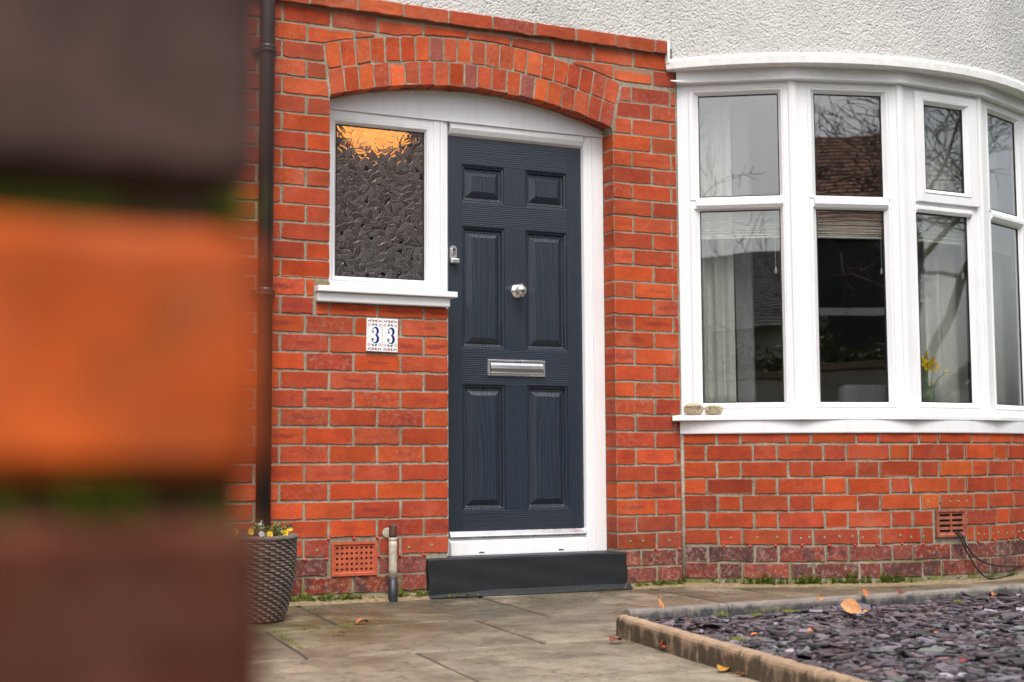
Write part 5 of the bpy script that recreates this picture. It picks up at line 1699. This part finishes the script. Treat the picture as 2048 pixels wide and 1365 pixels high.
# ---- vase of daffodils on the window board
vp = facet_pt(2, 0.255, 0.115, 0.895)
va = empty('glass_vase', vp, label='pressed glass vase on the window board in the third light', cat='vase')
add('vessel', recalc(me('vessel', *lathe([(0.030, 0.0), (0.034, 0.006), (0.033, 0.06), (0.038, 0.105), (0.040, 0.112), (0.036, 0.110)], 24), 'vase', True)), va)
def daffodil(dx, dy, h, lean, open_, lab, seed):
    rr = random.Random(seed)
    t = empty('daffodil', vp + Vector((0, 0, 0.02)), label=lab, cat='flower', group='daffodils in the vase')
    tip = Vector((dx + lean[0], dy + lean[1], h))
    v, f = tube([(dx * .3, dy * .3, 0), (dx, dy, h * .55), tip], [.003, .0028, .0024], 6)
    add('stem', recalc(me('stem', v, f, 'greens', False, [(0.12, 0.26, 0.05)] * len(v))), t)
    v, f, c = [], [], []
    YL = (0.95, 0.70, 0.004)
    if open_:
        for k in range(6):
            a = 2 * math.pi * k / 6; o = len(v)
            d_ = Vector((math.cos(a), 0, math.sin(a))); s2_ = Vector((-math.sin(a), 0, math.cos(a)))
            L = 0.042
            v += [Vector((0, 0, 0)), d_ * L * .5 + s2_ * .018 + Vector((0, -.004, 0)), d_ * L + Vector((0, .002, 0)), d_ * L * .5 - s2_ * .018 + Vector((0, -.004, 0))]; f.append((o, o + 1, o + 2, o + 3)); c += [YL] * 4
        tv, tf = lathe([(0.006, 0.0), (0.008, 0.010), (0.0115, 0.018), (0.009, 0.016), (0.004, 0.002)], 12, 'y')
        o = len(v); v += [Vector(p) for p in tv]; f += [tuple(i + o for i in q_) for q_ in tf]; c += [(0.85, 0.45, 0.003)] * len(tv)
        rot = (rr.uniform(-.3, .3), 0, rr.uniform(-.9, .5))
    else:
        tv, tf = lathe([(0.002, -0.004), (0.0065, 0.006), (0.0085, 0.018), (0.006, 0.030), (0.001, 0.036)], 10)
        v = [Vector(p) for p in tv]; f = tf; c = [YL] * len(v)
        ax = Vector((lean[0] * 2.2, lean[1], 0.05)).normalized()
        rot = ax.to_track_quat('Z', 'Y').to_euler()
    add('bloom', recalc(me('bloom', v, f, 'petal', False, c)), t, tip, rot)
daffodil(-0.014, -0.010, 0.205, (-0.008, 0), True, 'open daffodil at the left of the vase', 1)
daffodil(0.016, -0.012, 0.215, (0.010, 0), True, 'open daffodil bunch in the middle of the vase', 2)
daffodil(0.022, -0.002, 0.200, (0.016, 0), True, 'open daffodil right of the middle bloom', 3)
daffodil(-0.018, 0.004, 0.225, (-0.008, 0), False, 'upright yellow daffodil bud left of centre', 4)
daffodil(0.004, 0.006, 0.245, (0.0, 0), False, 'tallest yellow daffodil bud in the vase', 5)
daffodil(0.020, -0.004, 0.165, (0.085, -.01), False, 'single daffodil bud leaning far to the right', 6)
daffodil(-0.024, -0.004, 0.185, (-0.014, 0), False, 'yellow daffodil bud lowest at the left', 7)

# ================================================================== ACROSS THE ROAD (seen in the glass)
add('road', me('road', [(-60, -11.5, -0.195), (60, -11.5, -0.195), (60, -6.6, -0.195), (-60, -6.6, -0.195)], [(0, 1, 2, 3)], 'asphalt'), kind='structure')
gw_ = empty('boundary_wall', (0, -13.0, -0.2), label='pale rendered boundary wall across the road', cat='garden wall')
mb = MB().box(-30, 30, -0.12, 0.12, 0, 2.05, 0.02); add('wall', mb.mesh('wall', 'far_render'), gw_)
mb = MB().box(-30, 30, -0.17, 0.17, 2.055, 2.16, 0.02); add('coping', mb.mesh('coping', 'kerb'), gw_)
def foliage_mesh(name, pts_, size, mat, flat=0.6, seed=0):
    r2 = np.random.RandomState(seed)
    n = len(pts_); P_ = np.asarray(pts_)
    A = r2.normal(size=(n, 3)); A /= np.linalg.norm(A, axis=1)[:, None]
    B = np.cross(A, r2.normal(size=(n, 3))); B /= np.linalg.norm(B, axis=1)[:, None]
    s = size * r2.uniform(.6, 1.4, (n, 1))
    v = np.stack([P_ - A * s, P_ + B * s * .45, P_ + A * s, P_ - B * s * .45], 1).reshape(-1, 3)
    f = [(4 * i, 4 * i + 1, 4 * i + 2, 4 * i + 3) for i in range(n)]
    return me(name, v, f, mat)
r3 = np.random.RandomState(5)
ivp = []
for _ in range(9000):
    x = r3.uniform(-14, 14); hgt = 0.25 + 0.22 * math.sin(x * 2.1) + 0.15 * math.sin(x * 5.3 + 1)
    if hgt < 0.1: continue
    ivp.append((x, -13 + r3.normal(0, .13), 1.95 + abs(r3.normal(0, .5)) * hgt))
add('ivy', foliage_mesh('ivy', ivp, 0.06, 'ivy', seed=2), label='ivy growing along the top of the wall across the road', cat='ivy', kind='stuff')

def far_house(name, x0, x1, y0, y1, zw, ridge, wallmat, tile, lab):
    """a house with a tiled pitched roof; courses of tiles are real steps"""
    h = empty(name, ((x0 + x1) / 2, y1, -0.2), label=lab, cat='house', group='houses across the road')
    w2, d_ = (x1 - x0) / 2, (y1 - y0)
    mb = MB(); mb.box(-w2, w2, -d_, 0, 0, zw); add('wall', mb.mesh('wall', wallmat), h)
    rf = MB(); N = 26; ov = 0.35
    for sgn in (1, -1):
        for k in range(N):
            t0, t1 = k / N, (k + 1) / N
            ya = (ov - (d_ / 2 + ov) * t0); yb = (ov - (d_ / 2 + ov) * t1)
            za = zw - 0.15 + (ridge - zw + 0.15) * t0; zb_r = zw - 0.15 + (ridge - zw + 0.15) * t1
            if sgn < 0: ya, yb = -d_ - ya, -d_ - yb
            rf.add([(-w2 - .25, ya, za + .05), (w2 + .25, ya, za + .05), (w2 + .25, yb, zb_r), (-w2 - .25, yb, zb_r), (-w2 - .25, ya, za), (w2 + .25, ya, za)], [(0, 1, 2, 3), (0, 4, 5, 1)])
    add('roof', rf.mesh('roof', tile), h)
    gb = MB()
    for sx in (-w2, w2): gb.add([(sx, 0, zw), (sx, -d_, zw), (sx, -d_ / 2, ridge - .1), (sx * .98, 0, zw), (sx * .98, -d_, zw), (sx * .98, -d_ / 2, ridge - .1)], [(0, 1, 2), (3, 5, 4), (0, 2, 5, 3), (1, 4, 5, 2)])
    add('gable', gb.mesh('gable', wallmat), h)
    for k in range(3):
        cx_ = -w2 + (k + .5) * 2 * w2 / 3
        wv, wf = box_geo(cx_ - .7, cx_ + .7, -0.02, 0.05, zw * .3, zw * .72); wo_ = add('window', recalc(me('window', wv, wf, 'upvc')), h)
        wv, wf = box_geo(cx_ - .6, cx_ + .6, 0.045, 0.06, zw * .33, zw * .69); add('glazing', recalc(me('glazing', wv, wf, 'far_dark')), wo_)
    mb = MB().box(w2 * .5 - .3, w2 * .5 + .3, -d_ / 2 - .4, -d_ / 2 + .4, ridge - .6, ridge + 1.0); add('chimney', mb.mesh('chimney', 'terracotta'), h)
far_house('far_house', -16.5, -6.8, -30, -21.5, 3.9, 6.2, 'far_render', 'grey_tile', 'dark roofed bungalow mirrored in the leftmost bay pane')
far_house('far_house', 0.6, 9.6, -27, -19.5, 5.0, 7.6, 'far_dark', 'roof_tile', 'red tiled house mirrored in the second bay pane')

def bare_tree(loc, height, seed, lab, spread=1.0, depth=7):
    rr = random.Random(seed)
    t = empty('bare_tree', loc, label=lab, cat='tree', group='bare trees across the road')
    tv, tf = [], []; bv_, bf_ = [], []
    def grow(p, d_, ln, r0, lev):
        n_ = 4; pts_ = [p]; rad = [r0]
        dd = d_.copy()
        for k in range(n_):
            dd = (dd + Vector((rr.gauss(0, .16), rr.gauss(0, .16), rr.gauss(0.02, .10)))).normalized()
            pts_.append(pts_[-1] + dd * ln / n_); rad.append(r0 * (1 - .45 * (k + 1) / n_))
        v, f = tube(pts_, rad, 7 if lev < 2 else 4, False)
        V_, F_ = (tv, tf) if lev == 0 else (bv_, bf_)
        o = len(V_); V_ += [tuple(q_) for q_ in v]; F_ += [tuple(i + o for i in q_) for q_ in f]
        if lev >= depth: return
        nb = 3
        for k in range(nb):
            j = n_ if k == 0 else rr.randint(2, n_)
            ax = Vector((rr.gauss(0, 1), rr.gauss(0, 1), rr.gauss(.15, .5))).normalized()
            nd = (dd * rr.uniform(.5, .9) + ax * rr.uniform(.5, .9) * spread).normalized()
            grow(pts_[j], nd, ln * rr.uniform(.62, .82), max(rad[j] * rr.uniform(.6, .8), .0055), lev + 1)
    grow(Vector((0, 0, 0)), Vector((0, 0, 1)), height * .33, height * .022, 0)
    add('trunk', me('trunk', tv, tf, 'bark', True), t)
    add('crown', me('crown', bv_, bf_, 'bark', True), t)
bare_tree((4.6, -9.6, -0.2), 8.0, 3, 'bare tree mirrored across the second bay pane')
bare_tree((11.6, -8.2, -0.2), 9.5, 8, 'thick trunked bare tree mirrored in the third bay pane')
bare_tree((-7.6, -12.2, -0.2), 8.5, 12, 'bare tree whose twigs mirror in the leftmost bay pane', 1.1)
bare_tree((8.6, -12.3, -0.2), 9.0, 31, 'broad bare tree behind the one mirrored in the second pane', 1.1)
bare_tree((9.9, -6.9, -0.2), 8.0, 44, 'slim bare tree nearest the road mirrored in the third pane')
bare_tree((20.0, -3.0, -0.2), 9.5, 21, 'bare tree far along the road mirrored in the fourth pane')
def conifer(loc, h, r, seed, lab):
    t = empty('evergreen_tree', loc, label=lab, cat='tree', group='evergreens across the road')
    v, f = tube([(0, 0, 0), (0, 0, h * .9)], [.2, .04], 8); add('trunk', recalc(me('trunk', v, f, 'bark')), t)
    rs = np.random.RandomState(seed); P_ = []
    for _ in range(5200):
        z = rs.uniform(.08, 1.0); rad = r * (1 - z) ** .7 * (0.75 + .25 * math.sin(z * 30 + seed)) * rs.uniform(.3, 1.05) ** .5; a = rs.uniform(0, 6.283)
        P_.append((rad * math.cos(a), rad * math.sin(a), z * h + rs.normal(0, .1)))
    add('crown', foliage_mesh('crown', P_, 0.16, 'evergreen', seed=seed), t)
conifer((-12.6, -20.3, -0.2), 7.4, 1.6, 4, 'tall evergreen mirrored low in the leftmost upper pane')
conifer((-14.9, -20.0, -0.2), 6.6, 1.7, 6, 'shorter evergreen beside the tall one across the road')
conifer((3.2, -15.0, -0.2), 4.6, 1.9, 9, 'dark evergreen mirrored in the lower second pane')
conifer((13.5, -12.0, -0.2), 4.4, 2.2, 11, 'wide evergreen mirrored low in the third pane')
